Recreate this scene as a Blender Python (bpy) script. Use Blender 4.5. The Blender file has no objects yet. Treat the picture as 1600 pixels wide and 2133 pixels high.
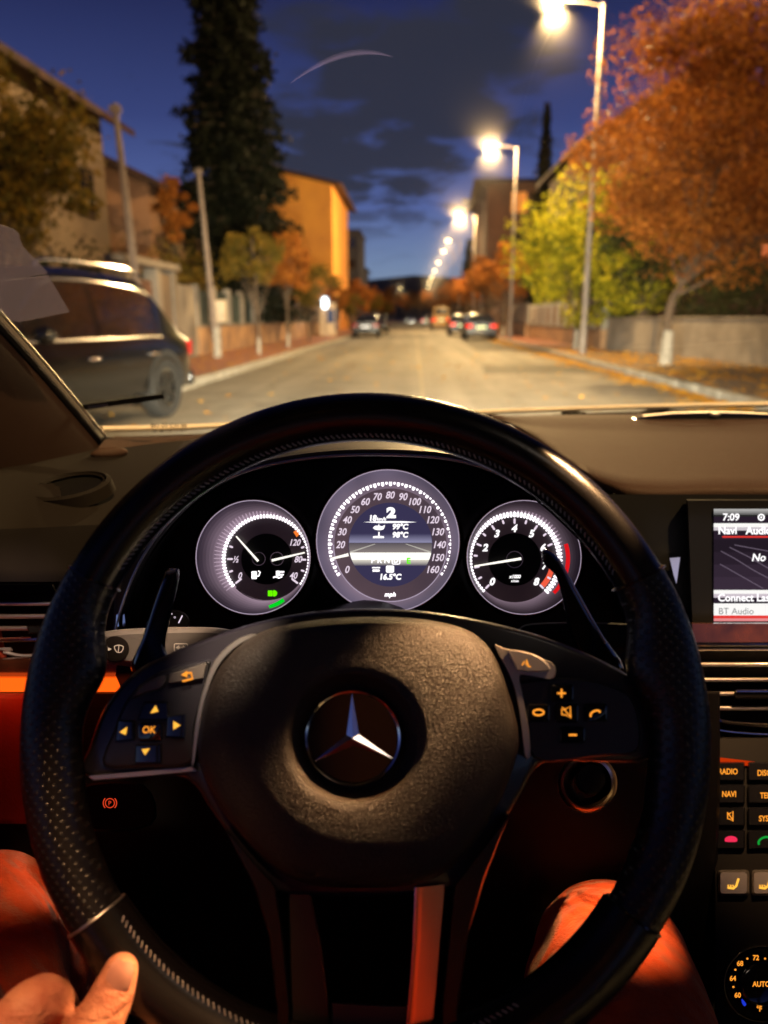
import bpy, bmesh, math, random
import numpy as np
from mathutils import Vector, Matrix

R = math.radians
rnd = random.Random(7)
SC = bpy.context.scene
COL = SC.collection

# ---------------------------------------------------------------- camera
FPX = 1600.0
CAM = Vector((0, 0, 1.22))
PITCH, YAW = R(14.2), R(2.15)
cam_d = bpy.data.cameras.new("camera")
cam = bpy.data.objects.new("camera", cam_d)
COL.objects.link(cam)
cam.location = CAM
cam.rotation_euler = (R(90) - PITCH, 0, YAW)
cam_d.sensor_fit = 'HORIZONTAL'
cam_d.sensor_width = 36
cam_d.lens = 36
cam_d.clip_start = 0.02
cam_d.clip_end = 6000
cam_d.dof.use_dof = True
cam_d.dof.focus_distance = 0.58
cam_d.dof.aperture_fstop = 36 / 5.0          # a phone lens: about 5 mm of glass
SC.camera = cam
_rot = cam.rotation_euler.to_matrix()
CR, CU, CF = _rot @ Vector((1, 0, 0)), _rot @ Vector((0, 1, 0)), _rot @ Vector((0, 0, -1))

# ---------------------------------------------------------------- exposure
SC.view_settings.view_transform = 'Standard'
SC.view_settings.look = 'None'
SC.view_settings.exposure = 0
SC.view_settings.gamma = 1
SC.cycles.max_bounces = 8
SC.cycles.transparent_max_bounces = 12
SC.cycles.sample_clamp_indirect = 6
SC.cycles.caustics_reflective = False
SC.cycles.caustics_refractive = False

# ---------------------------------------------------------------- world: the sky after sunset
world = bpy.data.worlds.new("World")
SC.world = world
world.use_nodes = True
nt = world.node_tree
nt.nodes.clear()
def N(t, typ, **kw):
    n = t.nodes.new(typ)
    for k, v in kw.items():
        setattr(n, k, v)
    return n
def ramp(t, stops, interp='LINEAR'):
    n = t.nodes.new('ShaderNodeValToRGB')
    cr = n.color_ramp
    cr.interpolation = interp
    while len(cr.elements) < len(stops):
        cr.elements.new(0.5)
    for e, (p, c) in zip(cr.elements, stops):
        e.position = p
        e.color = (c[0], c[1], c[2], 1) if isinstance(c, (tuple, list)) else (c, c, c, 1)
    return n
def mth(t, op, a, b=None, c=None, clamp=False):
    n = t.nodes.new('ShaderNodeMath')
    n.operation = op
    n.use_clamp = clamp
    for i, v in enumerate((a, b, c)):
        if v is None: continue
        if isinstance(v, (int, float)): n.inputs[i].default_value = v
        else: t.links.new(v, n.inputs[i])
    return n.outputs[0]
def mixc(t, fac, a, b, mode='MIX'):
    n = t.nodes.new('ShaderNodeMix')
    n.data_type = 'RGBA'
    n.blend_type = mode
    for idx, v in ((0, fac), (6, a), (7, b)):
        if isinstance(v, (int, float)): n.inputs[idx].default_value = v
        elif isinstance(v, (tuple, list)): n.inputs[idx].default_value = (v[0], v[1], v[2], 1)
        else: t.links.new(v, n.inputs[idx])
    return n.outputs[2]
tc = N(nt, 'ShaderNodeTexCoord')
nrm = N(nt, 'ShaderNodeVectorMath', operation='NORMALIZE')
nt.links.new(tc.outputs['Generated'], nrm.inputs[0])
sep = N(nt, 'ShaderNodeSeparateXYZ')
nt.links.new(nrm.outputs[0], sep.inputs[0])
skyr = ramp(nt, [(0.0, (.26, .34, .44)), (.06, (.18, .26, .44)), (.13, (.088, .13, .36)), (.22, (.040, .058, .20)),
                 (.34, (.015, .020, .085)), (.6, (.006, .007, .04)), (1, (.004, .005, .03))])
nt.links.new(sep.outputs[2], skyr.inputs[0])
# clouds are noise on a flat layer high above the street
den = mth(nt, 'ADD', mth(nt, 'MAXIMUM', sep.outputs[2], 0.0), 0.10)
cx_ = mth(nt, 'DIVIDE', sep.outputs[0], den)
cy_ = mth(nt, 'DIVIDE', sep.outputs[1], den)
cmb = N(nt, 'ShaderNodeCombineXYZ')
nt.links.new(cx_, cmb.inputs[0]); nt.links.new(cy_, cmb.inputs[1])
cn = N(nt, 'ShaderNodeTexNoise')
cn.inputs['Scale'].default_value = 2.7
cn.inputs['Detail'].default_value = 7
cn.inputs['Roughness'].default_value = .56
cn.inputs['Distortion'].default_value = .5
nt.links.new(cmb.outputs[0], cn.inputs['Vector'])
# one bank of cloud up ahead: centred a little left of the street's axis, 16 degrees up
dx = mth(nt, 'MULTIPLY', mth(nt, 'SUBTRACT', sep.outputs[0], -0.03), 3.6)
dz = mth(nt, 'MULTIPLY', mth(nt, 'SUBTRACT', mth(nt, 'SUBTRACT', sep.outputs[2], 0.25), mth(nt, 'MULTIPLY', sep.outputs[0], .45)), 6.0)
dist = mth(nt, 'SQRT', mth(nt, 'ADD', mth(nt, 'MULTIPLY', dx, dx), mth(nt, 'MULTIPLY', dz, dz)))
bank = mth(nt, 'SUBTRACT', 0.30, mth(nt, 'MULTIPLY', dist, .30))
cl = mth(nt, 'ADD', cn.outputs[0], bank)
clr = ramp(nt, [(.50, 0.0), (.68, .93)], 'EASE')
nt.links.new(cl, clr.inputs[0])
low = ramp(nt, [(.075, .12), (.15, 1.0)], 'EASE'); nt.links.new(sep.outputs[2], low.inputs[0])
skyc = mixc(nt, mth(nt, 'MULTIPLY', clr.outputs[0], low.outputs[0]), skyr.outputs[0], (.026, .028, .046))
sn = N(nt, 'ShaderNodeTexSky')
sn.sky_type = 'NISHITA'; sn.sun_disc = False
sn.sun_elevation = R(-4); sn.sun_rotation = R(20)
skyc = mixc(nt, .04, skyc, sn.outputs[0], 'ADD')
bg = N(nt, 'ShaderNodeBackground')
bg.inputs[1].default_value = 1.0
nt.links.new(skyc, bg.inputs[0])
wo = N(nt, 'ShaderNodeOutputWorld')
nt.links.new(bg.outputs[0], wo.inputs[0])

LAMP_W = 8500.0      # street lamps
BEAM_W = 24000.0      # this car's headlights

# ---------------------------------------------------------------- helpers
def V(px, py, d):
    """point seen at photo pixel px,py at depth d metres in front of the lens"""
    return CAM + CF * d + CR * ((px - 800) / FPX * d) - CU * ((py - 1066.5) / FPX * d)

def label(o, lab, cat, group=None, kind=None):
    if lab: o['label'] = lab
    if cat: o['category'] = cat
    if group: o['group'] = group
    if kind: o['kind'] = kind
    return o
def thing(name, lab, cat, loc=(0, 0, 0), group=None, rz=0):
    o = bpy.data.objects.new(name, None)
    o.empty_display_size = .1
    COL.objects.link(o)
    o.location = loc
    o.rotation_euler = (0, 0, rz)
    return label(o, lab, cat, group)
def top_of(o):
    while o.parent: o = o.parent
    return o

class MB:
    def __init__(self): self.v = []; self.f = []; self.m = []; self.uvs = None
    def add(self, vs, fs, mi=0):
        b = len(self.v)
        self.v += [tuple(p) for p in vs]
        self.f += [tuple(i + b for i in q) for q in fs]
        self.m += [mi] * len(fs)
        return self
    def box(self, c, s, rot=None, mi=0):
        x, y, z = s[0] / 2, s[1] / 2, s[2] / 2
        ps = [Vector(p) for p in ((-x,-y,-z),(x,-y,-z),(x,y,-z),(-x,y,-z),(-x,-y,z),(x,-y,z),(x,y,z),(-x,y,z))]
        if rot is not None: ps = [rot @ p for p in ps]
        c = Vector(c)
        return self.add([p + c for p in ps], [(3,2,1,0),(4,5,6,7),(0,1,5,4),(1,2,6,5),(2,3,7,6),(3,0,4,7)], mi)
    def tube(self, pts, r, seg=10, closed=False, cap=True, mi=0, flat=1.0):
        pts = [Vector(p) for p in pts]
        n = len(pts)
        rr = r if hasattr(r, '__len__') else [r] * n
        rings = []
        prev = None
        for i, p in enumerate(pts):
            a = pts[(i - 1) % n] if (closed or i > 0) else p
            b = pts[(i + 1) % n] if (closed or i < n - 1) else p
            t = (b - a)
            t = t.normalized() if t.length > 1e-9 else Vector((0, 0, 1))
            if prev is None:
                ref = Vector((0, 0, 1)) if abs(t.z) < .9 else Vector((1, 0, 0))
                u = t.cross(ref).normalized()
            else:
                u = (prev - t * prev.dot(t)).normalized()
            prev = u
            w = t.cross(u)
            rings.append([p + (u * math.cos(2*math.pi*k/seg) + w * math.sin(2*math.pi*k/seg) * flat) * rr[i] for k in range(seg)])
        vs = [q for rg in rings for q in rg]
        fs = []
        m = n if closed else n - 1
        for i in range(m):
            j = (i + 1) % n
            for k in range(seg):
                l = (k + 1) % seg
                fs.append((i*seg+k, i*seg+l, j*seg+l, j*seg+k))
        if cap and not closed:
            fs.append(tuple(reversed(range(seg))))
            fs.append(tuple((n-1)*seg + k for k in range(seg)))
        return self.add(vs, fs, mi)
    def ball(self, c, r, seg=16, ring=10, rot=None, mi=0):
        rx, ry, rz = r if hasattr(r, '__len__') else (r, r, r)
        c = Vector(c)
        vs = []; fs = []
        for i in range(ring + 1):
            a = math.pi * i / ring
            for k in range(seg):
                b = 2*math.pi*k/seg
                p = Vector((rx*math.sin(a)*math.cos(b), ry*math.sin(a)*math.sin(b), rz*math.cos(a)))
                if rot is not None: p = rot @ p
                vs.append(c + p)
        for i in range(ring):
            for k in range(seg):
                l = (k+1) % seg
                fs.append((i*seg+k, (i+1)*seg+k, (i+1)*seg+l, i*seg+l))
        return self.add(vs, fs, mi)
    def rings(self, rings, closed=True, cap0=False, cap1=False, mi=0):
        n = len(rings[0]); vs = [p for r in rings for p in r]; fs = []
        for i in range(len(rings)-1):
            for k in range(n if closed else n-1):
                l = (k+1) % n
                fs.append((i*n+k, i*n+l, (i+1)*n+l, (i+1)*n+k))
        if cap0: fs.append(tuple(reversed(range(n))))
        if cap1: fs.append(tuple((len(rings)-1)*n+k for k in range(n)))
        return self.add(vs, fs, mi)
    def build(self, name, mat, parent=None, local=False, angle=40, bevel=0, origin=None, seg=2, flat=False):
        me = bpy.data.meshes.new(name)
        if parent is not None and not local:
            off = Vector(top_of(parent).location)
        elif origin is not None:
            off = Vector(origin)
        else: off = Vector((0, 0, 0))
        vs = [(p[0]-off.x, p[1]-off.y, p[2]-off.z) for p in self.v]
        me.from_pydata(vs, [], self.f)
        me.update()
        mats = mat if isinstance(mat, (list, tuple)) else [mat]
        for m_ in mats: me.materials.append(m_)
        if len(mats) > 1: me.polygons.foreach_set('material_index', self.m)
        bm = bmesh.new(); bm.from_mesh(me)
        if not flat and len(bm.faces) < 60000:
            bmesh.ops.recalc_face_normals(bm, faces=bm.faces)
        bm.to_mesh(me); bm.free()
        if not flat:
            me.shade_smooth()
            me.set_sharp_from_angle(angle=R(angle))
        o = bpy.data.objects.new(name, me)
        COL.objects.link(o)
        if parent is not None: o.parent = parent
        if origin is not None and parent is None: o.location = off
        if bevel:
            b = o.modifiers.new('bevel', 'BEVEL'); b.width = bevel; b.segments = seg; b.limit_method = 'ANGLE'; b.angle_limit = R(35)
            b.harden_normals = False
        return o

def spline(pts, n=8, closed=False):
    pts = [Vector(p) for p in pts]
    m = len(pts); out = []
    g = (lambda i: pts[i % m]) if closed else (lambda i: pts[min(max(i, 0), m-1)])
    for i in range(m if closed else m-1):
        a, b, c, d = g(i-1), g(i), g(i+1), g(i+2)
        for k in range(n):
            t = k / n
            out.append(.5*((2*b) + (c-a)*t + (2*a-5*b+4*c-d)*t*t + (3*b-a-3*c+d)*t**3))
    if not closed: out.append(pts[-1])
    return out
def sp2(pts, n=6, closed=True):
    return [(p.x, p.y) for p in spline([(x, y, 0) for x, y in pts], n, closed)]
def inset(pts, d):
    """move a closed outline inwards by d"""
    area = sum(pts[i][0]*pts[(i+1) % len(pts)][1] - pts[(i+1) % len(pts)][0]*pts[i][1] for i in range(len(pts)))
    s = 1 if area > 0 else -1
    out = []
    n = len(pts)
    for i in range(n):
        a, b, c = Vector(pts[i-1]), Vector(pts[i]), Vector(pts[(i+1) % n])
        e = (b-a); f = (c-b)
        e = e.normalized() if e.length > 1e-9 else f.normalized()
        f = f.normalized() if f.length > 1e-9 else e
        nv = Vector((-(e.y+f.y), e.x+f.x))
        L = nv.length
        nv = nv / L if L > 1e-6 else Vector((-e.y, e.x))
        out.append((b.x + nv.x*d*s, b.y + nv.y*d*s))
    return out
def slab(mb, fn, pts, prof, mi=0, cap0=False):
    """prof: (inset in px, height); the last ring is capped"""
    rg = [[fn(x, y, h) for x, y in inset(pts, d)] for d, h in prof]
    return mb.rings(rg, True, cap0, True, mi)
def rrect(x0, y0, x1, y1, r, n=5):
    out = []
    for cx, cy, a in ((x1-r, y0+r, -90), (x1-r, y1-r, 0), (x0+r, y1-r, 90), (x0+r, y0+r, 180)):
        for k in range(n+1):
            t = R(a + 90*k/n)
            out.append((cx + r*math.cos(t), cy + r*math.sin(t)))
    return out
def circ(cx, cy, r, n=48, ry=None):
    ry = ry or r
    return [(cx + r*math.cos(2*math.pi*k/n), cy + ry*math.sin(2*math.pi*k/n)) for k in range(n)]
def lin(a, b, t): return a + (b-a)*t

# ---------------------------------------------------------------- writing
_tx = {}
def glyphs(s, off=0.0):
    key = (s, off)
    if key in _tx: return _tx[key]
    cu = bpy.data.curves.new('t', 'FONT'); cu.body = s; cu.size = 1; cu.offset = off; cu.resolution_u = 4
    cu.align_x = 'CENTER'
    o = bpy.data.objects.new('t', cu); COL.objects.link(o)
    bpy.context.view_layer.update()
    dg = bpy.context.evaluated_depsgraph_get()
    me = bpy.data.meshes.new_from_object(o.evaluated_get(dg))
    vs = [(v.co.x, v.co.y) for v in me.vertices]; fs = [tuple(p.vertices) for p in me.polygons]
    bpy.data.meshes.remove(me); bpy.data.objects.remove(o); bpy.data.curves.remove(cu)
    _tx[key] = (vs, fs)
    return _tx[key]
CAPH = max(v[1] for v in glyphs('H')[0])
def text(mb, s, fn, px, py, cap, h, italic=0.0, rot=0.0, align='C', off=0.0, wide=1.0, mi=0):
    vs, fs = glyphs(s, off)
    x0, x1 = min(v[0] for v in vs), max(v[0] for v in vs)
    ox = {'C': (x0+x1)/2, 'L': x0, 'R': x1}[align]
    k = cap / CAPH
    cr, sr = math.cos(R(rot)), math.sin(R(rot))
    out = []
    for x, y in vs:
        X = ((x-ox)*wide + (y - CAPH/2)*italic) * k; Y = (y - CAPH/2) * k
        out.append(fn(px + X*cr + Y*sr, py + X*sr - Y*cr, h))
    return mb.add(out, fs, mi)
def poly(mb, fn, pts, h, mi=0):
    return mb.add([fn(x, y, h) for x, y in pts], [tuple(range(len(pts)))], mi)
def stroke(mb, fn, pts, w, h, closed=False, mi=0):
    """flat line of width w px along pts"""
    n = len(pts); L = []; Rr = []
    for i in range(n):
        a = Vector(pts[(i-1) % n] if (closed or i) else pts[i]); b = Vector(pts[(i+1) % n] if (closed or i < n-1) else pts[i])
        t = (b-a).normalized(); q = Vector((-t.y, t.x)) * (w/2); p = Vector(pts[i])
        L.append(fn(*(p+q), h)); Rr.append(fn(*(p-q), h))
    vs = L + Rr
    fs = [(i, (i+1) % n, n+(i+1) % n, n+i) for i in range(n if closed else n-1)]
    return mb.add(vs, fs, mi)

# ---------------------------------------------------------------- materials
def mat(name, col, rough=.5, metal=0.0, spec=.5, bump=None, var=None, coat=0.0, emit=None, es=0.0, sheen=0.0, alpha=1.0, rvar=None, scale=1.0):
    m = bpy.data.materials.new(name); m.use_nodes = True
    t = m.node_tree; b = t.nodes['Principled BSDF']
    b.inputs['Base Color'].default_value = (*col, 1)
    b.inputs['Roughness'].default_value = rough
    b.inputs['Metallic'].default_value = metal
    b.inputs['Specular IOR Level'].default_value = spec
    b.inputs['Coat Weight'].default_value = coat
    b.inputs['Coat Roughness'].default_value = .06
    b.inputs['Sheen Weight'].default_value = sheen
    b.inputs['Alpha'].default_value = alpha
    if emit:
        b.inputs['Emission Color'].default_value = (*emit, 1)
        b.inputs['Emission Strength'].default_value = es
    co = t.nodes.new('ShaderNodeTexCoord')
    def noise(s, d=4, r=.55):
        n = t.nodes.new('ShaderNodeTexNoise'); n.inputs['Scale'].default_value = s; n.inputs['Detail'].default_value = d
        n.inputs['Roughness'].default_value = r
        t.links.new(co.outputs['Object'], n.inputs['Vector']); return n
    if var:      # (scale, colour b, low, high)
        n = noise(var[0]); rp = ramp(t, [(var[2], 0.0), (var[3], 1.0)])
        t.links.new(n.outputs[0], rp.inputs[0])
        t.links.new(mixc(t, rp.outputs[0], col, var[1]), b.inputs['Base Color'])
    if rvar:     # (scale, lo, hi)
        n = noise(rvar[0]); t.links.new(mth(t, 'MULTIPLY_ADD', n.outputs[0], (rvar[2]-rvar[1])*2, rvar[1]-(rvar[2]-rvar[1])*.5, clamp=True), b.inputs['Roughness'])
    if bump:     # (scale, strength, distance, kind)
        if len(bump) > 3 and bump[3] == 'leather':
            n = t.nodes.new('ShaderNodeTexVoronoi'); n.inputs['Scale'].default_value = bump[0]; n.feature = 'SMOOTH_F1'
            wn = noise(bump[0]*.6, 2)
            t.links.new(mixc(t, .004*300/bump[0], co.outputs['Object'], wn.outputs[1], 'ADD'), n.inputs['Vector'])
        else:
            n = noise(bump[0])
        bp = t.nodes.new('ShaderNodeBump'); bp.inputs['Strength'].default_value = bump[1]; bp.inputs['Distance'].default_value = bump[2]
        t.links.new(n.outputs[0], bp.inputs['Height']); t.links.new(bp.outputs[0], b.inputs['Normal'])
    return m
def glow(name, col, s):
    m = bpy.data.materials.new(name); m.use_nodes = True
    t = m.node_tree; t.nodes.clear()
    e = t.nodes.new('ShaderNodeEmission'); e.inputs[0].default_value = (*col, 1); e.inputs[1].default_value = s
    o = t.nodes.new('ShaderNodeOutputMaterial'); t.links.new(e.outputs[0], o.inputs[0])
    return m
def leafmat(name, stops, tr=.35, rough=.6):
    m = bpy.data.materials.new(name); m.use_nodes = True
    t = m.node_tree; b = t.nodes['Principled BSDF']
    g = t.nodes.new('ShaderNodeNewGeometry'); co = t.nodes.new('ShaderNodeTexCoord')
    n = t.nodes.new('ShaderNodeTexNoise'); n.inputs['Scale'].default_value = 1.3; n.inputs['Detail'].default_value = 4
    t.links.new(co.outputs['Object'], n.inputs['Vector'])
    f = mth(t, 'ADD', mth(t, 'MULTIPLY', g.outputs['Random Per Island'], .34), mth(t, 'MULTIPLY', n.outputs[0], .78))
    rp = ramp(t, stops); t.links.new(f, rp.inputs[0])
    t.links.new(rp.outputs[0], b.inputs['Base Color'])
    b.inputs['Roughness'].default_value = rough; b.inputs['Specular IOR Level'].default_value = .08
    tl = t.nodes.new('ShaderNodeBsdfTranslucent'); t.links.new(rp.outputs[0], tl.inputs[0])
    mx = t.nodes.new('ShaderNodeMixShader'); mx.inputs[0].default_value = tr
    out = t.nodes['Material Output']
    t.links.new(b.outputs[0], mx.inputs[1]); t.links.new(tl.outputs[0], mx.inputs[2]); t.links.new(mx.outputs[0], out.inputs[0])
    return m
M = {}
M['leather'] = mat('black_leather', (.009, .007, .006), .50, bump=(900, .35, .0006, 'leather'), spec=.5)
M['cover'] = mat('grained_airbag_skin', (.017, .011, .0075), .44, bump=(1700, 1.0, .0007, 'leather'), spec=.42)
M['rim'] = mat('smooth_black_leather', (.005, .004, .004), .27, bump=(700, .12, .0004, 'leather'), spec=.5)
M['dash'] = mat('brown_dash_leather', (.034, .016, .010), .68, bump=(900, .8, .0009, 'leather'), spec=.2)
M['dashdark'] = mat('dark_dash_plastic', (.006, .004, .003), .7, bump=(800, .4, .0006), spec=.10)
M['black'] = mat('matt_black_plastic', (.0035, .003, .003), .5, spec=.14)
M['gloss'] = mat('gloss_black_plastic', (.006, .006, .008), .12, spec=.6, coat=.5)
M['chrome'] = mat('chrome', (.85, .8, .78), .12, 1.0)
M['satin'] = mat('satin_silver', (.60, .56, .52), .42, 1.0, bump=(1500, .05, .0002))
M['greyplastic'] = mat('grey_switch_plastic', (.10, .085, .075), .45, bump=(1500, .2, .0003))
M['slat'] = mat('vent_chrome', (.85, .78, .72), .30, 1.0)
M['bezel_orange'] = mat('bezel_ring', (.35, .16, .06), .25, 1.0)
M['stitch'] = mat('pale_thread', (.35, .32, .30), .7)
M['trim'] = mat('dark_walnut_trim', (.05, .014, .006), .18, coat=.6, var=(25, (.02, .006, .003), .4, .6))
M['door'] = mat('red_brown_door_leather', (.30, .045, .018), .5, bump=(500, .3, .0006, 'leather'))
M['seat'] = mat('black_seat_leather', (.02, .015, .013), .5, bump=(500, .3, .0006, 'leather'))
M['trousers'] = mat('orange_brown_fleece', (.48, .060, .010), .9, bump=(420, .9, .002), sheen=.15, var=(60, (.34, .038, .007), .35, .65))
def add_folds(m, scale, dist, strength=.8, distort=1.5, stretch=(1, 1, 1)):
    t = m.node_tree; bb = t.nodes['Principled BSDF']; co = t.nodes.new('ShaderNodeTexCoord'); mp_ = t.nodes.new('ShaderNodeMapping'); mp_.inputs['Scale'].default_value = stretch
    n = t.nodes.new('ShaderNodeTexNoise'); n.inputs['Scale'].default_value = scale; n.inputs['Detail'].default_value = 2; n.inputs['Distortion'].default_value = distort
    t.links.new(co.outputs['Object'], mp_.inputs[0]); t.links.new(mp_.outputs[0], n.inputs['Vector'])
    bp = t.nodes.new('ShaderNodeBump'); bp.inputs['Strength'].default_value = strength; bp.inputs['Distance'].default_value = dist
    t.links.new(n.outputs[0], bp.inputs['Height'])
    if bb.inputs['Normal'].is_linked: t.links.new(bb.inputs['Normal'].links[0].from_socket, bp.inputs['Normal'])
    t.links.new(bp.outputs[0], bb.inputs['Normal'])
add_folds(M['trousers'], 13, .045, .9, 1.2, (1, 1, .5))
M['skin'] = mat('skin', (.60, .25, .135), .58, bump=(900, .7, .0007, 'leather'), var=(70, (.50, .16, .085), .35, .7), spec=.4)
add_folds(M['skin'], 150, .0030, 1.0, .4, (.30, .9, .9))
M['nail'] = mat('fingernail', (.74, .36, .25), .42, spec=.35)
M['shirt'] = mat('unseen_red_jumper', (.60, .06, .01), .9, bump=(300, .5, .002))  # unseen; red chosen to tint the reflection in the spoke insert
M['orange_icon'] = glow('amber_icon_light', (1.0, .33, .03), 1.25)
M['amber_icon'] = glow('yellow_amber_icon_light', (1.0, .46, .05), 1.3)
M['red_icon'] = glow('red_icon_light', (1.0, .07, .02), .75)
M['pink_icon'] = glow('red_handset_light', (1.0, .03, .10), .9)
M['green_icon'] = glow('green_icon_light', (.16, 1.0, .0), .95)
M['green_dim'] = glow('green_phone_light', (.01, .55, .06), .6)
M['white_tick'] = glow('white_gauge_light', (1.0, .93, .98), 1.9)
M['white_dim'] = glow('pale_number_light', (.86, .72, .85), 1.0)
M['needle'] = glow('needle_light', (1.0, .95, .85), 1.25)
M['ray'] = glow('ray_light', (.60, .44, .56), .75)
M['strip'] = glow('ambient_strip_light', (1.0, .10, .005), 1.6)
M['stripdim'] = glow('ambient_strip_dim_light', (1.0, .06, .003), .5)
M['blue_icon'] = glow('blue_icon_light', (.02, .06, 1.0), .6)
M['lcdred'] = glow('screen_red', (1.0, .05, .04), .8)
M['lcdpink'] = glow('screen_pink', (1.0, .33, .33), .8)
M['lcdwhite'] = glow('screen_white', (.95, .93, .9), 1.05)
M['lcdtext'] = glow('screen_text_white', (1.0, .97, .98), 1.3)
M['lcdgrey'] = glow('screen_grey_text', (.25, .25, .25), .8)
M['lcdline'] = glow('screen_line', (.16, .12, .17), .9)

# ================================================================ THE STREET
M['asphalt'] = mat('worn_asphalt', (.215, .20, .17), .75, var=(.9, (.15, .138, .115), .42, .68), bump=(30, .5, .012), rvar=(2, .6, .9))
def road_wear(m):
    t = m.node_tree; bb = t.nodes['Principled BSDF']; co = t.nodes.new('ShaderNodeTexCoord')
    src = bb.inputs['Base Color'].links[0].from_socket
    wn = t.nodes.new('ShaderNodeTexNoise'); wn.inputs['Scale'].default_value = 1.3; wn.inputs['Detail'].default_value = 4; t.links.new(co.outputs['Object'], wn.inputs['Vector'])
    vo = t.nodes.new('ShaderNodeTexVoronoi'); vo.feature = 'DISTANCE_TO_EDGE'; vo.inputs['Scale'].default_value = .42
    t.links.new(mixc(t, .55, co.outputs['Object'], wn.outputs[1], 'ADD'), vo.inputs['Vector'])
    cr = ramp(t, [(.004, 1.0), (.014, 0.0)]); t.links.new(vo.outputs['Distance'], cr.inputs[0])
    gn = t.nodes.new('ShaderNodeTexNoise'); gn.inputs['Scale'].default_value = .35; t.links.new(co.outputs['Object'], gn.inputs['Vector'])
    gt = ramp(t, [(.48, 0.0), (.56, .75)]); t.links.new(gn.outputs[0], gt.inputs[0])
    c1 = mixc(t, mth(t, 'MULTIPLY', cr.outputs[0], gt.outputs[0]), src, (.04, .035, .028))
    fn = t.nodes.new('ShaderNodeTexNoise'); fn.inputs['Scale'].default_value = 14; fn.inputs['Detail'].default_value = 6; fn.inputs['Roughness'].default_value = .75; t.links.new(co.outputs['Object'], fn.inputs['Vector'])
    fr_ = ramp(t, [(.35, .72), (.65, 1.22)]); t.links.new(fn.outputs[0], fr_.inputs[0])
    st_ = t.nodes.new('ShaderNodeTexNoise'); st_.inputs['Scale'].default_value = 1.0; st_.inputs['Detail'].default_value = 3
    mp_ = t.nodes.new('ShaderNodeMapping'); mp_.inputs['Scale'].default_value = (1.5, .06, 1); t.links.new(co.outputs['Object'], mp_.inputs[0]); t.links.new(mp_.outputs[0], st_.inputs['Vector'])
    sr_ = ramp(t, [(.38, .78), (.62, 1.15)]); t.links.new(st_.outputs[0], sr_.inputs[0])
    c2 = mixc(t, 1.0, c1, fr_.outputs[0], 'MULTIPLY'); c3 = mixc(t, 1.0, c2, sr_.outputs[0], 'MULTIPLY')
    t.links.new(c3, bb.inputs['Base Color'])
road_wear(M['asphalt'])
M['patch'] = mat('asphalt_patch', (.09, .085, .07), .8, bump=(40, .4, .01))
M['paving'] = mat('red_paving', (.30, .11, .065), .8, var=(2.2, (.20, .085, .055), .4, .62), bump=(18, .5, .01))
M['paving2'] = mat('grey_paving', (.20, .16, .12), .85, var=(2.2, (.12, .09, .07), .4, .62), bump=(18, .5, .01))
M['kerb'] = mat('kerb_stone', (.36, .34, .29), .8, var=(3, (.24, .22, .18), .4, .65), bump=(25, .5, .01))
M['soil'] = mat('dark_soil', (.05, .04, .025), .95, var=(.6, (.03, .035, .015), .4, .6), bump=(4, .6, .05))
M['hill'] = mat('hill_forest', (.035, .04, .032), .95, var=(.02, (.02, .022, .02), .4, .6))
M['concrete'] = mat('grey_concrete', (.25, .215, .175), .85, var=(1.3, (.15, .125, .10), .38, .66), bump=(14, .5, .012))
M['stone'] = mat('ochre_wall_render', (.40, .23, .11), .85, var=(1.8, (.22, .13, .08), .38, .62), bump=(9, .6, .02))
M['pole'] = mat('concrete_pole', (.25, .19, .15), .8, var=(4, (.16, .12, .10), .35, .7), bump=(20, .3, .004))
M['steelpole'] = mat('galvanised_pole', (.24, .21, .19), .6, .2, var=(3, (.17, .14, .12), .4, .7))
M['whitewash'] = mat('whitewash', (.34, .31, .26), .85, var=(9, (.20, .18, .15), .45, .7), bump=(20, .4, .006))
M['bark'] = mat('bark', (.13, .085, .055), .9, var=(8, (.06, .045, .03), .4, .6), bump=(18, .9, .02))
M['mesh'] = mat('dark_green_fence', (.020, .035, .024), .7, var=(6, (.010, .016, .012), .4, .6))
M['slats'] = mat('rust_brown_fence', (.16, .07, .035), .7, var=(3, (.09, .045, .03), .4, .6))
M['tan'] = mat('tan_house_render', (.22, .155, .10), .9, var=(.5, (.14, .10, .07), .4, .65), bump=(10, .3, .01))
M['peach'] = mat('peach_house_render', (.38, .20, .11), .9, var=(.6, (.28, .15, .085), .4, .65), bump=(10, .3, .01))
M['orange'] = mat('orange_stucco', (.88, .38, .055), .9, var=(.35, (.72, .29, .05), .4, .65), bump=(8, .3, .01))
M['brownwall'] = mat('brown_brick_wall', (.075, .035, .024), .9, var=(.5, (.05, .025, .02), .4, .6), bump=(12, .5, .01))
M['greywall'] = mat('dark_grey_wall', (.09, .08, .08), .9, var=(.5, (.06, .055, .06), .4, .6))
M['roof'] = mat('dark_roof_tiles', (.075, .035, .025), .85, var=(1.5, (.04, .022, .018), .4, .6), bump=(7, .8, .03))
M['eaves'] = mat('brown_eaves', (.08, .04, .025), .8)
M['pane'] = mat('dark_window_pane', (.01, .01, .014), .08, spec=.7)
M['litpane'] = glow('lit_window_light', (1.0, .30, .05), .95)
M['frame'] = mat('brown_window_frame', (.09, .05, .03), .6)
M['box'] = mat('cream_meter_box', (.60, .48, .33), .6, var=(5, (.45, .35, .24), .4, .6))
M['lampglow'] = glow('street_lamp_light', (1.0, .72, .33), 30)
M['lampglow2'] = glow('street_lamp_warm_light', (1.0, .78, .38), 9)
M['housing'] = mat('lamp_housing', (.30, .28, .26), .5, .6)
M['whitelamp'] = glow('white_sign_light', (.85, .95, 1.0), 5)
M['bluecloth'] = mat('blue_panel', (.02, .05, .18), .7)
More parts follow.
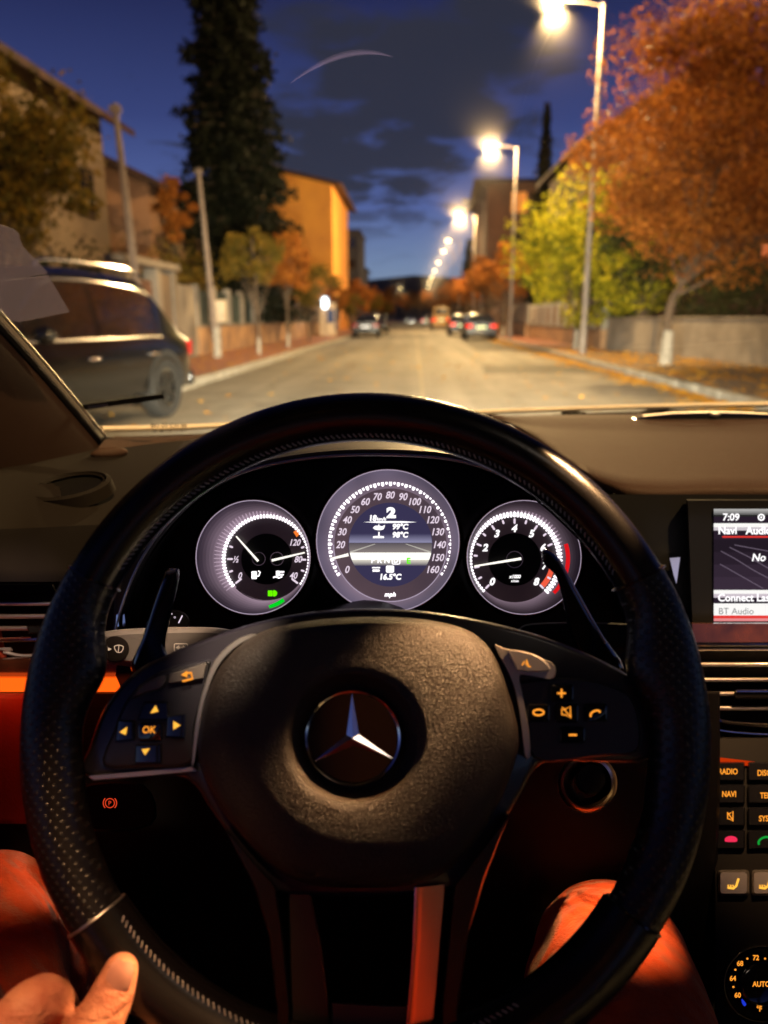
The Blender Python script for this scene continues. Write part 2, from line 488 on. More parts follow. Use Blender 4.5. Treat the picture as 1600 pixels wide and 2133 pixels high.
M['leaf_orange'] = leafmat('orange_leaves', [(.25, (.06, .020, .006)), (.42, (.20, .064, .013)), (.60, (.38, .135, .024)), (.8, (.52, .20, .035)), (.92, (.40, .21, .06))])
M['leaf_yellow'] = leafmat('yellow_green_leaves', [(.25, (.03, .045, .006)), (.45, (.10, .12, .010)), (.60, (.36, .33, .014)), (.82, (.60, .48, .03))])
M['leaf_olive'] = leafmat('olive_leaves', [(.25, (.035, .03, .008)), (.5, (.11, .085, .015)), (.75, (.24, .14, .02)), (.9, (.28, .20, .04))])
M['leaf_dark'] = leafmat('dark_leaves', [(.25, (.008, .012, .004)), (.55, (.022, .028, .008)), (.85, (.05, .055, .015))], .2)
M['leaf_rust'] = leafmat('rust_leaves', [(.25, (.10, .03, .008)), (.5, (.26, .085, .016)), (.75, (.40, .15, .022)), (.9, (.30, .17, .03))])
M['needles'] = leafmat('spruce_needles', [(.25, (.003, .004, .002)), (.6, (.006, .008, .004)), (.9, (.012, .013, .006))], .05)
M['fallen'] = leafmat('fallen_leaves', [(.2, (.22, .08, .01)), (.5, (.50, .23, .02)), (.75, (.70, .40, .04)), (.95, (.35, .16, .02))], .1)
M['carblack'] = mat('black_car_paint', (.006, .006, .007), .20, spec=.45, coat=.6)
M['carblue'] = mat('dark_blue_car_paint', (.012, .02, .035), .25, spec=.6, coat=.8)
M['cargrey'] = mat('grey_car_paint', (.03, .03, .032), .3, .4, coat=.8)
M['caryellow'] = mat('yellow_van_paint', (.36, .21, .04), .4, coat=.4)
M['carglass'] = mat('tinted_car_glass', (.012, .013, .015), .04, spec=.9, coat=.6)
M['rubber'] = mat('tyre_rubber', (.012, .012, .012), .85)
M['alloy'] = mat('alloy_rim', (.05, .048, .045), .4, .7)
M['tail'] = glow('tail_light_red', (1.0, .02, .01), 3.0)
M['tailoff'] = mat('red_lens', (.35, .01, .01), .2, coat=.5, emit=(1, .02, .01), es=.04)
M['head'] = glow('headlight_white', (1.0, .93, .75), 7)
M['headoff'] = mat('clear_lens', (.6, .58, .5), .1, spec=.8, coat=.5)
M['plate'] = mat('number_plate', (.75, .8, .6), .5, emit=(.8, 1.0, .45), es=1.1)  # plate lighting put into the plate itself as emission
M['platew'] = mat('pale_number_plate', (.75, .78, .8), .5, emit=(.7, .85, 1.0), es=.7)  # its lit look is emission of the plate, no lamp
M['ink'] = mat('black_lettering', (.01, .01, .01), .6)

def sheet(name, pts, z, m, sub=0, kind='structure'):
    b = MB(); b.add([(x, y, z) for x, y in pts], [tuple(range(len(pts)))])
    o = b.build(name, m, angle=30)
    return label(o, None, None, kind=kind)
sheet('ground', [(-900, -300), (900, -300), (900, 1600), (-900, 1600)], -.02, M['soil'])
KL, KR = -3.95, 4.65            # kerb faces
sheet('road', [(KL, -40), (KR, -40), (KR, 420), (KL, 420)], 0.0, M['asphalt'])
sheet('side_street', [(-40, 1.5), (KL, 1.5), (KL, 11.0), (-40, 11.0)], -.004, M['asphalt'])
b = MB()
for x0, y0, x1, y1 in ((1.6, 17.5, 4.3, 21), (-1.2, 9.2, .4, 10.6), (2.4, 30, 4.4, 44)):
    b.add([(x0, y0, .004), (x1, y0+.3, .004), (x1-.1, y1, .004), (x0+.2, y1-.3, .004)], [(0, 1, 2, 3)])
label(b.build('road_patches', M['patch']), None, None, kind='structure')
b = MB()                          # the joint down the middle of the asphalt
b.add([(0.12, 3, .004), (.17, 3, .004), (.30, 140, .004), (.22, 140, .004)], [(0, 1, 2, 3)])
label(b.build('road_joint', mat('road_joint_line', (.30, .27, .19), .8)), None, None, kind='structure')
def pavement(name, x0, x1, y0, y1, m):
    b = MB(); b.box(((x0+x1)/2, (y0+y1)/2, .06), (abs(x1-x0), y1-y0, .124))
    label(b.build(name, m, bevel=.01), None, None, kind='structure')
pavement('pavement', -8.2, KL-.16, 11.2, 400, M['paving'])
pavement('pavement', KR+.16, 10.0, -40, 26, M['paving2'])
pavement('pavement', KR+.16, 8.2, 26.0, 400, M['paving'])
for x, y0, y1 in ((KL-.08, 11.2, 200), (KR+.08, -40, 200)):
    b = MB(); y = y0; rk = random.Random(3)
    while y < min(y1, 70):
        b.box((x + rk.uniform(-.006, .006), y+.49, .066 + rk.uniform(-.006, .006)), (.16, .97, .15)); y += 1.0
    b.box((x, (y + y1)/2, .066), (.16, y1-y, .15))
    label(b.build('kerb', M['kerb'], bevel=.012), None, None, kind='structure')
# hills
b = MB(); rows = []
rh = random.Random(5)
ridge = [(i, 66 + 5*math.sin(i*.9+1) + 3*math.sin(i*2.3) + rh.uniform(-2, 2)) for i in range(41)]
for dy, k in ((-320, 0), (-160, .55), (0, 1), (200, .4)):
    rows.append([(-1400 + 70*i, 1350 + dy, max(-3, h*k*(1.0 if k < 1 else 1.0))) for i, h in ridge])
b.rings(rows, closed=False)
label(b.build('hills', M['hill'], angle=80), None, None, kind='structure')

# ---- fallen leaves
def leaf_quads(cent, size, rs, flat=False, squash=1.0):
    n = len(cent)
    a = rs.normal(size=(n, 3)); a /= np.linalg.norm(a, axis=1)[:, None]
    if flat: a = a*[1, 1, .12]; a /= np.linalg.norm(a, axis=1)[:, None]
    c = rs.normal(size=(n, 3))
    if flat: c = c*[1, 1, .12]
    bb = np.cross(a, c); bb /= np.linalg.norm(bb, axis=1)[:, None]
    if flat: bb = np.cross(np.array([0, 0, 1.0])[None]*np.ones((n, 1)) + .25*rs.normal(size=(n, 3)), a)
    s = size * rs.uniform(.6, 1.35, size=(n, 1))
    p = np.stack([cent - a*s, cent + bb*s*.55, cent + a*s, cent - bb*s*.55], 1)
    return p.reshape(-1, 3)
def quads_mesh(name, P, m):
    n = len(P)//4
    me = bpy.data.meshes.new(name)
    me.vertices.add(len(P)); me.vertices.foreach_set('co', P.astype(np.float32).ravel())
    me.loops.add(n*4); me.loops.foreach_set('vertex_index', np.arange(n*4, dtype=np.int32))
    me.polygons.add(n); me.polygons.foreach_set('loop_start', np.arange(0, n*4, 4, dtype=np.int32))
    me.update(calc_edges=True); me.validate()
    me.materials.append(m)
    return me
rs = np.random.RandomState(4)
def scatter(n, fx, fy, z):
    y = fy(rs.uniform(size=n)); x = fx(rs.uniform(size=n), y)
    return np.stack([x, y, np.full(n, z) + rs.uniform(0, .02, n)], 1)
c1 = scatter(5200, lambda u, y: KR - .05 - np.abs(rs.normal(size=len(u)))*.26*(1+.5*np.sin(y*1.3)), lambda u: 6 + 40*u**1.4, .012)
c2 = scatter(6500, lambda u, y: KR + .25 + 3.0*u, lambda u: 7 + 24*u, .132)
c2 = c2[rs.uniform(size=len(c2)) < .25 + .75*(np.sin(c2[:, 0]*3.1)*np.sin(c2[:, 1]*1.1) > -.1)]
c3 = scatter(500, lambda u, y: -3.9 + 8.5*u, lambda u: 5 + 30*u, .010)
c4 = scatter(900, lambda u, y: KL - .2 - 2.5*u, lambda u: 12 + 40*u, .132)
me = quads_mesh('fallen_leaves', leaf_quads(np.concatenate([c1, c2, c3, c4]), .045, rs, True), M['fallen'])
o = bpy.data.objects.new('fallen_leaves', me); COL.objects.link(o)
label(o, 'yellow and orange fallen leaves lying along the right kerb and pavement', 'leaves', kind='stuff')

# ---- trees
def broadleaf(name, lab, loc, h, crown, nclump, nleaf, leaf, m, group=None, white=0.0, tr=.11, seed=1, lean=(0, 0)):
    """crown: (dx,dy,z, rx,ry,rz)"""
    rs = np.random.RandomState(seed); rq = random.Random(seed)
    root = thing(name, lab, 'tree', loc, group)
    cx, cy, cz, rx, ry, rz = crown
    base = cz - rz*.75
    b = MB()
    path = spline([(0, 0, 0), (lean[0]*.3, lean[1]*.3, base*.5), (cx*.5+lean[0], cy*.5+lean[1], base), (cx, cy, cz+rz*.5)], 5)
    n = len(path)
    b.tube(path, [tr*(1.25 if i == 0 else 1)*(1-.8*i/(n-1)) for i in range(n)], 9)
    clumps = []
    for i in range(nclump):
        while True:
            p = np.array([rq.uniform(-1, 1) for _ in range(3)])
            q = np.linalg.norm(p)
            if .35 < q < .95: break
        p = p * rq.uniform(.72, 1.10) * np.array([rx, ry, rz]) + np.array([cx, cy, cz])
        clumps.append(p)
        if i < 26:
            st = path[rq.randrange(n//3, n-2)]
            mid = (Vector(st) + Vector(p))/2 + Vector((0, 0, -.12*rz))
            b.tube(spline([st, mid, Vector(p)], 4), [tr*.34, tr*.3, tr*.26, tr*.2, tr*.17, tr*.13, tr*.1, tr*.08, tr*.05], 5)
    b.build('trunk', M['bark'], root, local=True)
    if white:
        w = MB(); w.tube([(0, 0, .0), (lean[0]*.1, lean[1]*.1, white*.6), (lean[0]*.2, lean[1]*.2, white)], [tr*1.30, tr*1.08, tr*.98], 12)
        w.build('whitewash_band', M['whitewash'], root, local=True)
    P = []
    for p in clumps:
        k = max(8, int(nleaf/nclump * rq.uniform(.5, 1.5)))
        r_ = rq.uniform(.11, .27) * (rx+ry+rz)/3
        P.append(np.clip(rs.normal(size=(k, 3)), -1.7, 1.7)*r_*np.array([.75, .75, .5]) + p)
    me = quads_mesh('crown', leaf_quads(np.concatenate(P), leaf, rs), m)
    o = bpy.data.objects.new('crown', me); COL.objects.link(o); o.parent = root
    return root
def copy_tree(o, loc, lab, rz=0, s=1.0, group=None):
    c = o.copy(); COL.objects.link(c); c.location = loc; c.rotation_euler = (0, 0, rz); c.scale = (s, s, s)
    if lab: c['label'] = lab
    if group: c['group'] = group
    def rec(src, dst):
        for ch in [x for x in src.children]:
            d = ch.copy(); COL.objects.link(d); d.parent = dst
            rec(ch, d)
    rec(o, c)
    return c
broadleaf('autumn_tree', 'big orange autumn tree with a whitewashed trunk on the right pavement by the concrete wall', (6.05, 19.0, .12), 8,
          (.9, -.7, 5.1, 3.3, 3.0, 3.15), 150, 50000, .054, M['leaf_orange'], white=.8, tr=.13, seed=11)
broadleaf('yellow_tree', 'yellow-green tree behind the second lamp post on the right, left of the orange tree', (5.75, 28.0, .12), 7,
          (.75, -.3, 3.35, 3.1, 2.5, 2.45), 120, 28000, .08, M['leaf_yellow'], white=.7, tr=.11, seed=12)
broadleaf('shade_tree', 'dark green tree over the pavement between the yellow-green and the orange tree', (7.4, 26.0, .12), 6,
          (0, .3, 3.5, 2.0, 1.8, 2.0), 40, 7000, .09, M['leaf_dark'], white=.7, tr=.10, seed=13)
broadleaf('yellow_tree', 'olive and yellow tree in the garden of the left house, beside the first concrete pole', (-9.1, 17.6, 0), 7,
          (.1, -.3, 4.35, 2.5, 2.3, 2.2), 70, 15000, .085, M['leaf_olive'], tr=.12, seed=14)
broadleaf('autumn_tree', 'bright orange small tree in front of the peach house on the left', (-8.9, 30, 0), 6,
          (0, 0, 5.2, .8, .8, 1.2), 16, 1700, .09, M['leaf_orange'], tr=.08, seed=15)
# the row on the left pavement
G1 = 'young autumn trees along the left pavement'
p1 = broadleaf('pavement_tree', 'small olive tree on the left pavement, nearest to the pole with the cream box', (-4.75, 24.0, .12), 4,
               (-.1, 0, 2.95, 1.05, 1.1, .95), 22, 2600, .075, M['leaf_olive'], G1, white=.5, tr=.055, seed=21)
p2 = broadleaf('pavement_tree', 'small rust-coloured tree on the left pavement, next beyond the one by the cream box', (-4.8, 30.0, .12), 4,
               (0, 0, 3.2, 1.3, 1.3, 1.15), 24, 3200, .08, M['leaf_rust'], G1, white=.5, tr=.06, seed=22)
p3 = broadleaf('pavement_tree', 'rust tree on the right pavement just beyond the second lamp post', (5.3, 47, .12), 5,
               (0, 0, 3.7, 1.7, 1.7, 1.7), 26, 4200, .10, M['leaf_rust'], 'autumn trees along the right pavement', white=.6, tr=.08, seed=23)
p4 = broadleaf('pavement_tree', 'olive autumn tree on the left pavement in front of the orange building', (-5.0, 37.5, .12), 5,
               (0, 0, 2.75, 1.5, 1.5, 1.15), 26, 3800, .09, M['leaf_olive'], G1, tr=.07, seed=24)
ords = ['next', 'second', 'third', 'fourth', 'fifth', 'sixth', 'seventh', 'eighth', 'ninth', 'tenth', 'eleventh', 'twelfth', 'thirteenth']
rq = random.Random(9)
for i, y in enumerate((52, 60, 68, 77, 87, 98, 112, 128, 148, 172)):
    src = (p2, p4, p3)[i % 3]
    copy_tree(src, (-5.1 + rq.uniform(-.3, .3), y, .12), f'{ords[i]} autumn tree on the left pavement beyond the white lit sign', rq.uniform(0, 6), (.78 if y < 80 else .95) * rq.uniform(.95, 1.1), G1)
for i, y in enumerate((55, 63, 71, 81, 92, 104, 118, 136, 158, 184)):
    src = (p3, p2, p3)[i % 3]
    copy_tree(src, (5.4 + rq.uniform(-.3, .3), y, .12), f'{ords[i]} rust autumn tree on the right pavement beyond the parked dark cars', rq.uniform(0, 6), rq.uniform(.95, 1.2), 'autumn trees along the right pavement')
for i, (x, y) in enumerate(((-3.0, 235), (1.5, 250), (4.2, 230), (-6, 215), (-.5, 270))):
    copy_tree(p3, (x, y, 0), ('autumn tree closing the far end of the street, ' + ('left of the middle', 'in the middle', 'right of the middle', 'outermost on the left', 'tallest behind the others')[i]), i, 1.5 + .1*i, 'trees closing the far end of the street')

def shrub(lab, loc, r, m, n, seed, leaf=.07, name='shrub'):
    rs = np.random.RandomState(seed)
    root = thing(name, lab, 'shrub', loc)
    cl = rs.uniform(-1, 1, size=(24, 3)) * np.array(r) * .75 + np.array([0, 0, r[2]])
    P = np.concatenate([rs.normal(size=(n//24, 3))*np.array(r)*.24 + c for c in cl])
    P[:, 2] = np.maximum(P[:, 2], .03)
    me = quads_mesh('foliage', leaf_quads(P, leaf, rs), m)
    o = bpy.data.objects.new('foliage', me); COL.objects.link(o); o.parent = root
    b = MB()
    for k in range(7):
        e = Vector(cl[k]); b.tube([(0.1*k-.3, 0, 0), (e.x*.5, e.y*.5, e.z*.6), e], [.03, .02, .008], 5)
    b.build('stem', M['bark'], root, local=True)
shrub('dark hedge-like shrub above the wall left of the gate', (-8.3, 19.5, 0), (1.5, 3.0, 1.5), M['leaf_dark'], 4000, 31)
shrub('brown creeper overhanging the gate wall below the peach house', (-7.9, 26.5, 0), (1.0, 3.4, 1.75), M['leaf_olive'], 4200, 32)
shrub('dark shrub under the spruce beside the fence', (-8.3, 35, 0), (1.3, 3.4, 1.7), M['leaf_dark'], 3600, 33)
shrub('dark thicket behind the right fence under the yellow-green tree', (8.8, 33, 0), (1.4, 5.5, 1.6), M['leaf_dark'], 5200, 34, .09)
shrub('dark shrub behind the concrete wall beside the carport', (9.2, 23.2, 0), (1.5, 1.6, 1.5), M['leaf_dark'], 3600, 35, .09)

# the tall spruce
def spruce(lab, loc, H, Rb, seed, dens=1.0):
    rs = np.random.RandomState(seed); rq = random.Random(seed)
    root = thing('spruce', lab, 'conifer', loc)
    b = MB(); b.tube([(0, 0, 0), (0, 0, H*.5), (.05, 0, H)], [.28, .16, .03], 10)
    P = []
    z = 1.6; L = 0
    while z < H - .2:
        rr = Rb * (1 - (z-1.2)/(H-.9))**.72 * rq.uniform(.82, 1.1)
        nb = 9 if rr > 1 else 6
        a0 = rq.uniform(0, 6)
        for k in range(nb):
            a = a0 + 2*math.pi*k/nb + rq.uniform(-.25, .25)
            r2 = rr*rq.uniform(.72, 1.12)
            d = Vector((math.cos(a), math.sin(a), 0))
            droop = -.16*r2
            pts = [Vector((0, 0, z)), d*r2*.5 + Vector((0, 0, z+droop*.2)), d*r2 + Vector((0, 0, z+droop))]
            b.tube(pts, [.045, .03, .01], 4, cap=False)
            m = int(46*r2*dens) + 14
            t = rs.uniform(.05, 1, size=m)
            side = rs.normal(size=(m, 3))*np.array([.13, .13, .10])*(1.3-.7*t[:, None])*(.6+.4*r2)
            c = np.outer(t, np.array(d)*r2) + side; c[:, 2] += z + droop*t**1.5 - np.abs(rs.normal(size=m))*.14
            P.append(c)
        z += rq.uniform(.30, .46)*(1 if H > 10 else .6)
    b.build('trunk', M['bark'], root, local=True)
    me = quads_mesh('foliage', leaf_quads(np.concatenate(P), .15 if H > 10 else .12, rs, False), M['needles'])
    o = bpy.data.objects.new('foliage', me); COL.objects.link(o); o.parent = root
    return root
spruce('very tall dark spruce rising out of the picture left of the orange building', (-7.45, 33.5, 0), 19.5, 3.0, 41)
spruce('small dark spruce on the right far down the street, in front of the lamps', (6.7, 100, 0), 11, 1.6, 42, .6)
spruce('thin dark spruce beside the roof of the right-hand house', (9.6, 62, 0), 16.5, 1.5, 43, .6)

# ---- lamps
def street_lamp(lab, loc, h, side, lit=True, power=LAMP_W, group='street lamps along the right kerb', pm='steelpole', arm=1.15):
    root = thing('street_lamp', lab, 'street lamp', loc, group)
    b = MB(); b.tube([(0, 0, 0), (0, 0, h*.5), (0, 0, h)], [.088, .072, .048], 14); b.tube([(0, 0, 0), (0, 0, .9)], [.11, .105], 14)
    b.build('pole', M[pm], root, local=True)
    b = MB(); b.tube(spline([(0, 0, h-.08), (side*.4, 0, h+.03), (side*arm, 0, h+.10)], 5), .020, 8)
    b.build('arm', M[pm], root, local=True)
    b = MB(); x = side*(arm+.20)
    b.ball((x, 0, h+.13), (.36, .15, .075), 18, 8)
    hd = b.build('lamp_head', M['housing'], root, local=True)
    g = MB(); g.ball((x, 0, h+.03), (.19, .13, .10) if loc[1] < 50 else (.26, .20, .16), 18, 8)
    g.build('bulb_cover', (M['lampglow'] if loc[1] < 50 else M['lampglow2']) if lit else M['headoff'], hd, local=True)
    if lit:
        l = bpy.data.lights.new('lamp_light', 'POINT'); l.energy = power; l.color = (1.0, .64, .27); l.shadow_soft_size = .10
        lo = bpy.data.objects.new('lamp_light', l); COL.objects.link(lo); lo.parent = root; lo.location = (x, 0, h-.16)
    return root
LH = 9.45
RL = [(-2.0, 1, 'street lamp on the right beside this car, nearest of the row'),
      (24.0, 1, 'street lamp at the top right edge with a long pale pole, beside the orange tree'),
      (42.2, 1, 'second street lamp ahead on the right, its pole in front of the yellow-green tree'),
      (61.0, 0, 'unlit street lamp, third ahead on the right, above the distant lit ones'),
      (69.0, 1, 'street lamp fourth ahead on the right, highest of the small distant lights'),
      (91.0, 1, 'street lamp fifth ahead on the right'),
      (105.0, 1, 'street lamp sixth ahead on the right'),
      (126.0, 1, 'street lamp seventh ahead on the right'),
      (148.0, 1, 'street lamp between the seventh and the low far one on the right'),
      (170.0, 1, 'dim far street lamp just before the low one over the far cars'),
      (196.0, 1, 'street lamp eighth ahead on the right, low over the far cars')]
for y, lit, lab in RL:
    street_lamp(lab, (5.12, y, .1), LH, -1, bool(lit), LAMP_W*(1.15 if y < 50 else 2.0 if y < 75 else .35))
street_lamp('farthest street lamp on the right, smallest light at the end of the street', (5.35, 228, .1), LH, -1, True, LAMP_W*.25)
street_lamp('far street lamp on the left side of the street end', (-5.4, 235, .1), LH, 1, True, LAMP_W*.25, 'street lamps on the left')

def pole(lab, x, y, h, box=False, tilt=0.0):
    root = thing('utility_pole', lab, 'pole', (x, y, .1), 'slim concrete poles on the left pavement')
    b = MB(); b.tube([(0, 0, 0), (tilt*.5, 0, h*.5), (tilt, 0, h)], [.095, .075, .05], 12); b.build('pole', M['pole'], root, local=True)
    b = MB(); b.tube([(0, 0, 0), (0, 0, .85)], [.112, .108], 12); b.build('whitewash_band', M['whitewash'], root, local=True)
    b = MB()
    b.box((tilt, 0, h-.12), (.22, .05, .05)); b.ball((tilt-.08, 0, h-.06), (.03, .03, .05), 8, 6); b.ball((tilt+.08, 0, h-.06), (.03, .03, .05), 8, 6)
    b.build('crossarm', M['pole'], root, local=True)
    return root
pole('concrete pole on the left behind the dark car, nearest of the two', -5.05, 14.6, 4.75, tilt=-.22)
pole('concrete pole on the left pavement beside the cream meter box', -5.55, 22.0, 5.0, tilt=-.26)
t = thing('meter_box', 'cream metal meter box on a post beside the left concrete pole', 'meter box', (-5.62, 22.6, .12))
b = MB(); b.box((0, 0, .5), (.09, .09, 1.0)); b.build('post', M['concrete'], t, local=True, bevel=.01)
b = MB(); b.box((0, 0, 1.28), (.46, .24, .62)); bb = b.build('box', M['box'], t, local=True, bevel=.02)
b = MB(); b.box((0, -.127, 1.28), (.38, .012, .52)); b.build('door', M['box'], bb, local=True, bevel=.004)

# ---- walls and fences
def wall(name, lab, p, q, z0, h, thick, m, cat='wall', cap=True, pillars=None, pm=None, ph=1.9, infill=None, ih=1.6):
    p, q = Vector((*p, 0)), Vector((*q, 0))
    d = q - p; L = d.length; a = math.atan2(d.y, d.x); rot = Matrix.Rotation(a, 3, 'Z')
    root = thing(name, lab, cat, p)
    c = d/2
    b = MB(); b.box((c.x, c.y, z0 + h/2), (L, thick, h), rot); b.build('wall', m, root, local=True, bevel=.015)
    if cap:
        b = MB(); b.box((c.x, c.y, z0 + h + .03), (L+.02, thick+.08, .057), rot); b.build('coping', M['concrete'], root, local=True, bevel=.012)
    if pillars:
        k = max(1, int(L/pillars)); nv = Vector((-d.y, d.x, 0)).normalized()
        for i in range(k+1):
            s = d*(i/k)
            b = MB(); b.box((s.x, s.y, z0 + h + .061 + (ph-h)/2), (.24, .24, ph-h), rot); b.build('pillar', pm or M['concrete'], root, local=True, bevel=.015)
        if infill:
            b = MB(); n = int(L/.11)
            for i in range(n):
                s = d*((i+.5)/n); b.box((s.x, s.y, z0+h+.07+(ih-h)/2), (.05, .03, ih-h), rot)
            for zz in (h+.18, ih-.08): b.box((c.x, c.y, z0+zz), (L, .022, .05), rot)
            b.build('railing', infill, root, local=True)
    return root
wall('gate_wall', 'low pale wall left of the tall concrete gate', (-6.5, 11.5), (-6.5, 17.2), 0, .95, .25, M['concrete'], pillars=2.8, ph=1.9, infill=M['slats'], ih=1.7)
wall('fence', 'ochre low wall with concrete pillars and dark green railing on the left', (-6.45, 23.2), (-6.45, 39.5), .1, .85, .22, M['stone'], 'fence', pillars=1.9, ph=2.0, infill=M['mesh'], ih=1.85)
wall('fence', 'ochre wall with pillars beyond the white lit sign on the left', (-6.45, 41.5), (-6.45, 68), .1, .85, .22, M['stone'], 'fence', pillars=2.6, ph=2.0, infill=M['slats'], ih=1.85)
wall('fence', 'far left wall running on past the orange building', (-6.6, 86), (-6.6, 160), .1, 1.2, .22, M['stone'], 'fence', pillars=6, ph=2.1)
wall('garden_wall', 'stained concrete wall beside the orange tree on the right', (9.6, 12.5), (6.75, 27.3), .1, 1.08, .28, M['concrete'], pillars=None)
wall('fence', 'pale pillared fence behind the yellow-green tree on the right', (6.75, 28.2), (6.75, 46.0), .1, .7, .22, M['stone'], 'fence', pillars=1.7, ph=1.75, pm=M['whitewash'], infill=M['slats'], ih=1.6)
wall('fence', 'brown fence beside the parked dark cars on the right', (6.75, 47.5), (6.75, 88), .1, .8, .22, M['stone'], 'fence', pillars=2.6, ph=1.9, infill=M['slats'], ih=1.8)
wall('fence', 'far right wall running on under the small spruce', (6.9, 112), (6.9, 175), .1, 1.2, .22, M['stone'], 'fence', pillars=6, ph=2.0)
# the gate
t = thing('concrete_gate', 'tall grey concrete gateway with a dark metal door behind the dark car', 'gate', (-6.5, 17.6, 0))
for y in (0, 2.1, 3.4):
    b = MB(); b.box((0, y, 1.2), (.36, .34, 2.4)); b.build('pillar', M['concrete'], t, local=True, bevel=.02)
b = MB(); b.box((0, 1.7, 2.49), (.5, 4.0, .17)); b.build('lintel', M['concrete'], t, local=True, bevel=.02)
b = MB(); b.box((0, 1.05, 1.1), (.06, 1.72, 2.0)); 
for k in range(6): b.box((.04, .35+.28*k, 1.1), (.03, .03, 1.9))
b.build('door', M['slats'], t, local=True)
b = MB(); b.box((0, 2.75, 1.15), (.2, .94, 2.3)); b.build('panel', M['tan'], t, local=True)
b = MB(); b.box((0, 4.5, 1.05), (.24, 1.84, 2.1)); b.build('side_wall', M['concrete'], t, local=True, bevel=.015)

# lit sign
t = thing('lit_sign', 'bright white oval lit sign on a post by the left pavement', 'sign', (-5.05, 45, .12))
b = MB(); b.tube([(0, 0, 0), (0, 0, 1.62)], .045, 10); b.build('post', M['pole'], t, local=True)
b = MB(); b.ball((0, 0, 1.9), (.20, .10, .34), 20, 12); b.build('lit_panel', M['whitelamp'], t, local=True)
b = MB(); b.tube([(.0, .02, 1.55), (.26, .02, 1.9), (0, .02, 2.25), (-.26, .02, 1.9)], .02, 8, closed=True); b.build('frame', M['housing'], t, local=True)
l = bpy.data.lights.new('sign_light', 'POINT'); l.energy = 60; l.color = (.85, .93, 1); l.shadow_soft_size = .2
lo = bpy.data.objects.new('sign_light', l); COL.objects.link(lo); lo.parent = t; lo.location = (0, -.35, 1.9)
t = thing('kiosk', 'small ochre kiosk with a blue side panel just beyond the lit sign', 'kiosk', (-5.3, 49, .12))
b = MB(); b.box((0, 0, 1.0), (.9, 1.1, 2.0)); b.build('body', M['box'], t, local=True, bevel=.02)
b = MB(); b.box((0, 0, 2.06), (1.1, 1.3, .1)); b.build('roof', M['roof'], t, local=True, bevel=.02)
b = MB(); b.box((.475, 0, 1.0), (.04, .8, 1.3)); b.box((.2, -.57, 1.2), (.4, .03, .8)); b.build('panel', M['bluecloth'], t, local=True, bevel=.005)

# ---- houses
def win(root, c, w, h, axis, out, lit=False):
    """axis 'x': window lies in a wall facing +-x (out = sign); 'y' likewise"""
    c = Vector(c)
    f = MB(); p = MB()
    if axis == 'x':
        f.box(c + Vector((out*.04, 0, 0)), (.10, w+.16, h+.16)); p.box(c + Vector((out*.085, 0, 0)), (.02, w, h))
        f.box(c + Vector((out*.11, 0, 0)), (.02, .05, h)); f.box(c + Vector((out*.10, 0, -h/2-.1)), (.22, w+.3, .06))
    else:
        f.box(c + Vector((0, out*.04, 0)), (w+.16, .10, h+.16)); p.box(c + Vector((0, out*.085, 0)), (w, .02, h))
        f.box(c + Vector((0, out*.11, 0)), (.05, .02, h)); f.box(c + Vector((0, out*.10, -h/2-.1)), (w+.3, .22, .06))
    fo = f.build('window', M['frame'], root, local=True)
    p.build('pane', M['litpane'] if lit else M['pane'], fo, local=True)
def house(name, lab, x0, x1, y0, y1, eh, rh, m, ridge='y', over=.6, wins=(), cat='house', flatroof=False, chimney=None):
    root = thing(name, lab, cat, ((x0+x1)/2, y0, 0))
    X0, X1, Y1 = -(x1-x0)/2, (x1-x0)/2, y1-y0
    b = MB(); b.box((0, Y1/2, eh/2), (x1-x0, Y1, eh))
    if not flatroof:
        if ridge == 'y':
            for y in (0.0, Y1): b.add([(X0, y, eh), (X1, y, eh), (0, y, eh+rh)], [(0, 1, 2)])
        else:
            for x in (X0, X1): b.add([(x, 0, eh), (x, Y1, eh), (x, Y1/2, eh+rh)], [(0, 1, 2)])
    b.build('wall', m, root, local=True)
    r = MB(); th = .22
    if flatroof:
        r.box((0, Y1/2, eh+.12), (x1-x0+2*over, Y1+2*over, .22)); ro = r.build('roof', M['roof'], root, local=True, bevel=.03)
    else:
        if ridge == 'y':
            k = rh/X1; o_ = over
            for s in (-1, 1):
                prof = [(0, eh+rh+.02), (s*(X1+o_), eh-k*o_+.02), (s*(X1+o_), eh-k*o_+.02+th), (0, eh+rh+.02+th)]
                r.rings([[(x, y, z) for x, z in prof] for y in (-o_, Y1+o_)], True, True, True)
        else:
            k = rh/(Y1/2); o_ = over
            for s in (-1, 1):
                prof = [(Y1/2, eh+rh+.02), (Y1/2+s*(Y1/2+o_), eh-k*o_+.02), (Y1/2+s*(Y1/2+o_), eh-k*o_+.02+th), (Y1/2, eh+rh+.02+th)]
                r.rings([[(x, y, z) for y, z in prof] for x in (X0-o_, X1+o_)], True, True, True)
        ro = r.build('roof', M['roof'], root, local=True)
    if chimney:
        c = MB(); c.box((chimney[0], chimney[1], chimney[2]), (.6, .6, 1.6)); c.box((chimney[0], chimney[1], chimney[2]+.83), (.72, .72, .08)); c.build('chimney', M['brownwall'], ro, local=True, bevel=.02)
    for w in wins: win(root, *w)
    return root
house('house', 'tan house with a long dark eave on the left, behind the olive tree', -21, -11.2, 12.5, 29.5, 8.1, 2.6, M['tan'], over=.9,
      wins=[((4.9, y, z), 1.2, 1.4, 'x', 1) for y in (3, 7, 11, 15) for z in (2.2, 5.4)] + [((-1.8, 0, 5.2), 1.2, 1.4, 'y', -1)], chimney=(-1.5, 9, 10.3))
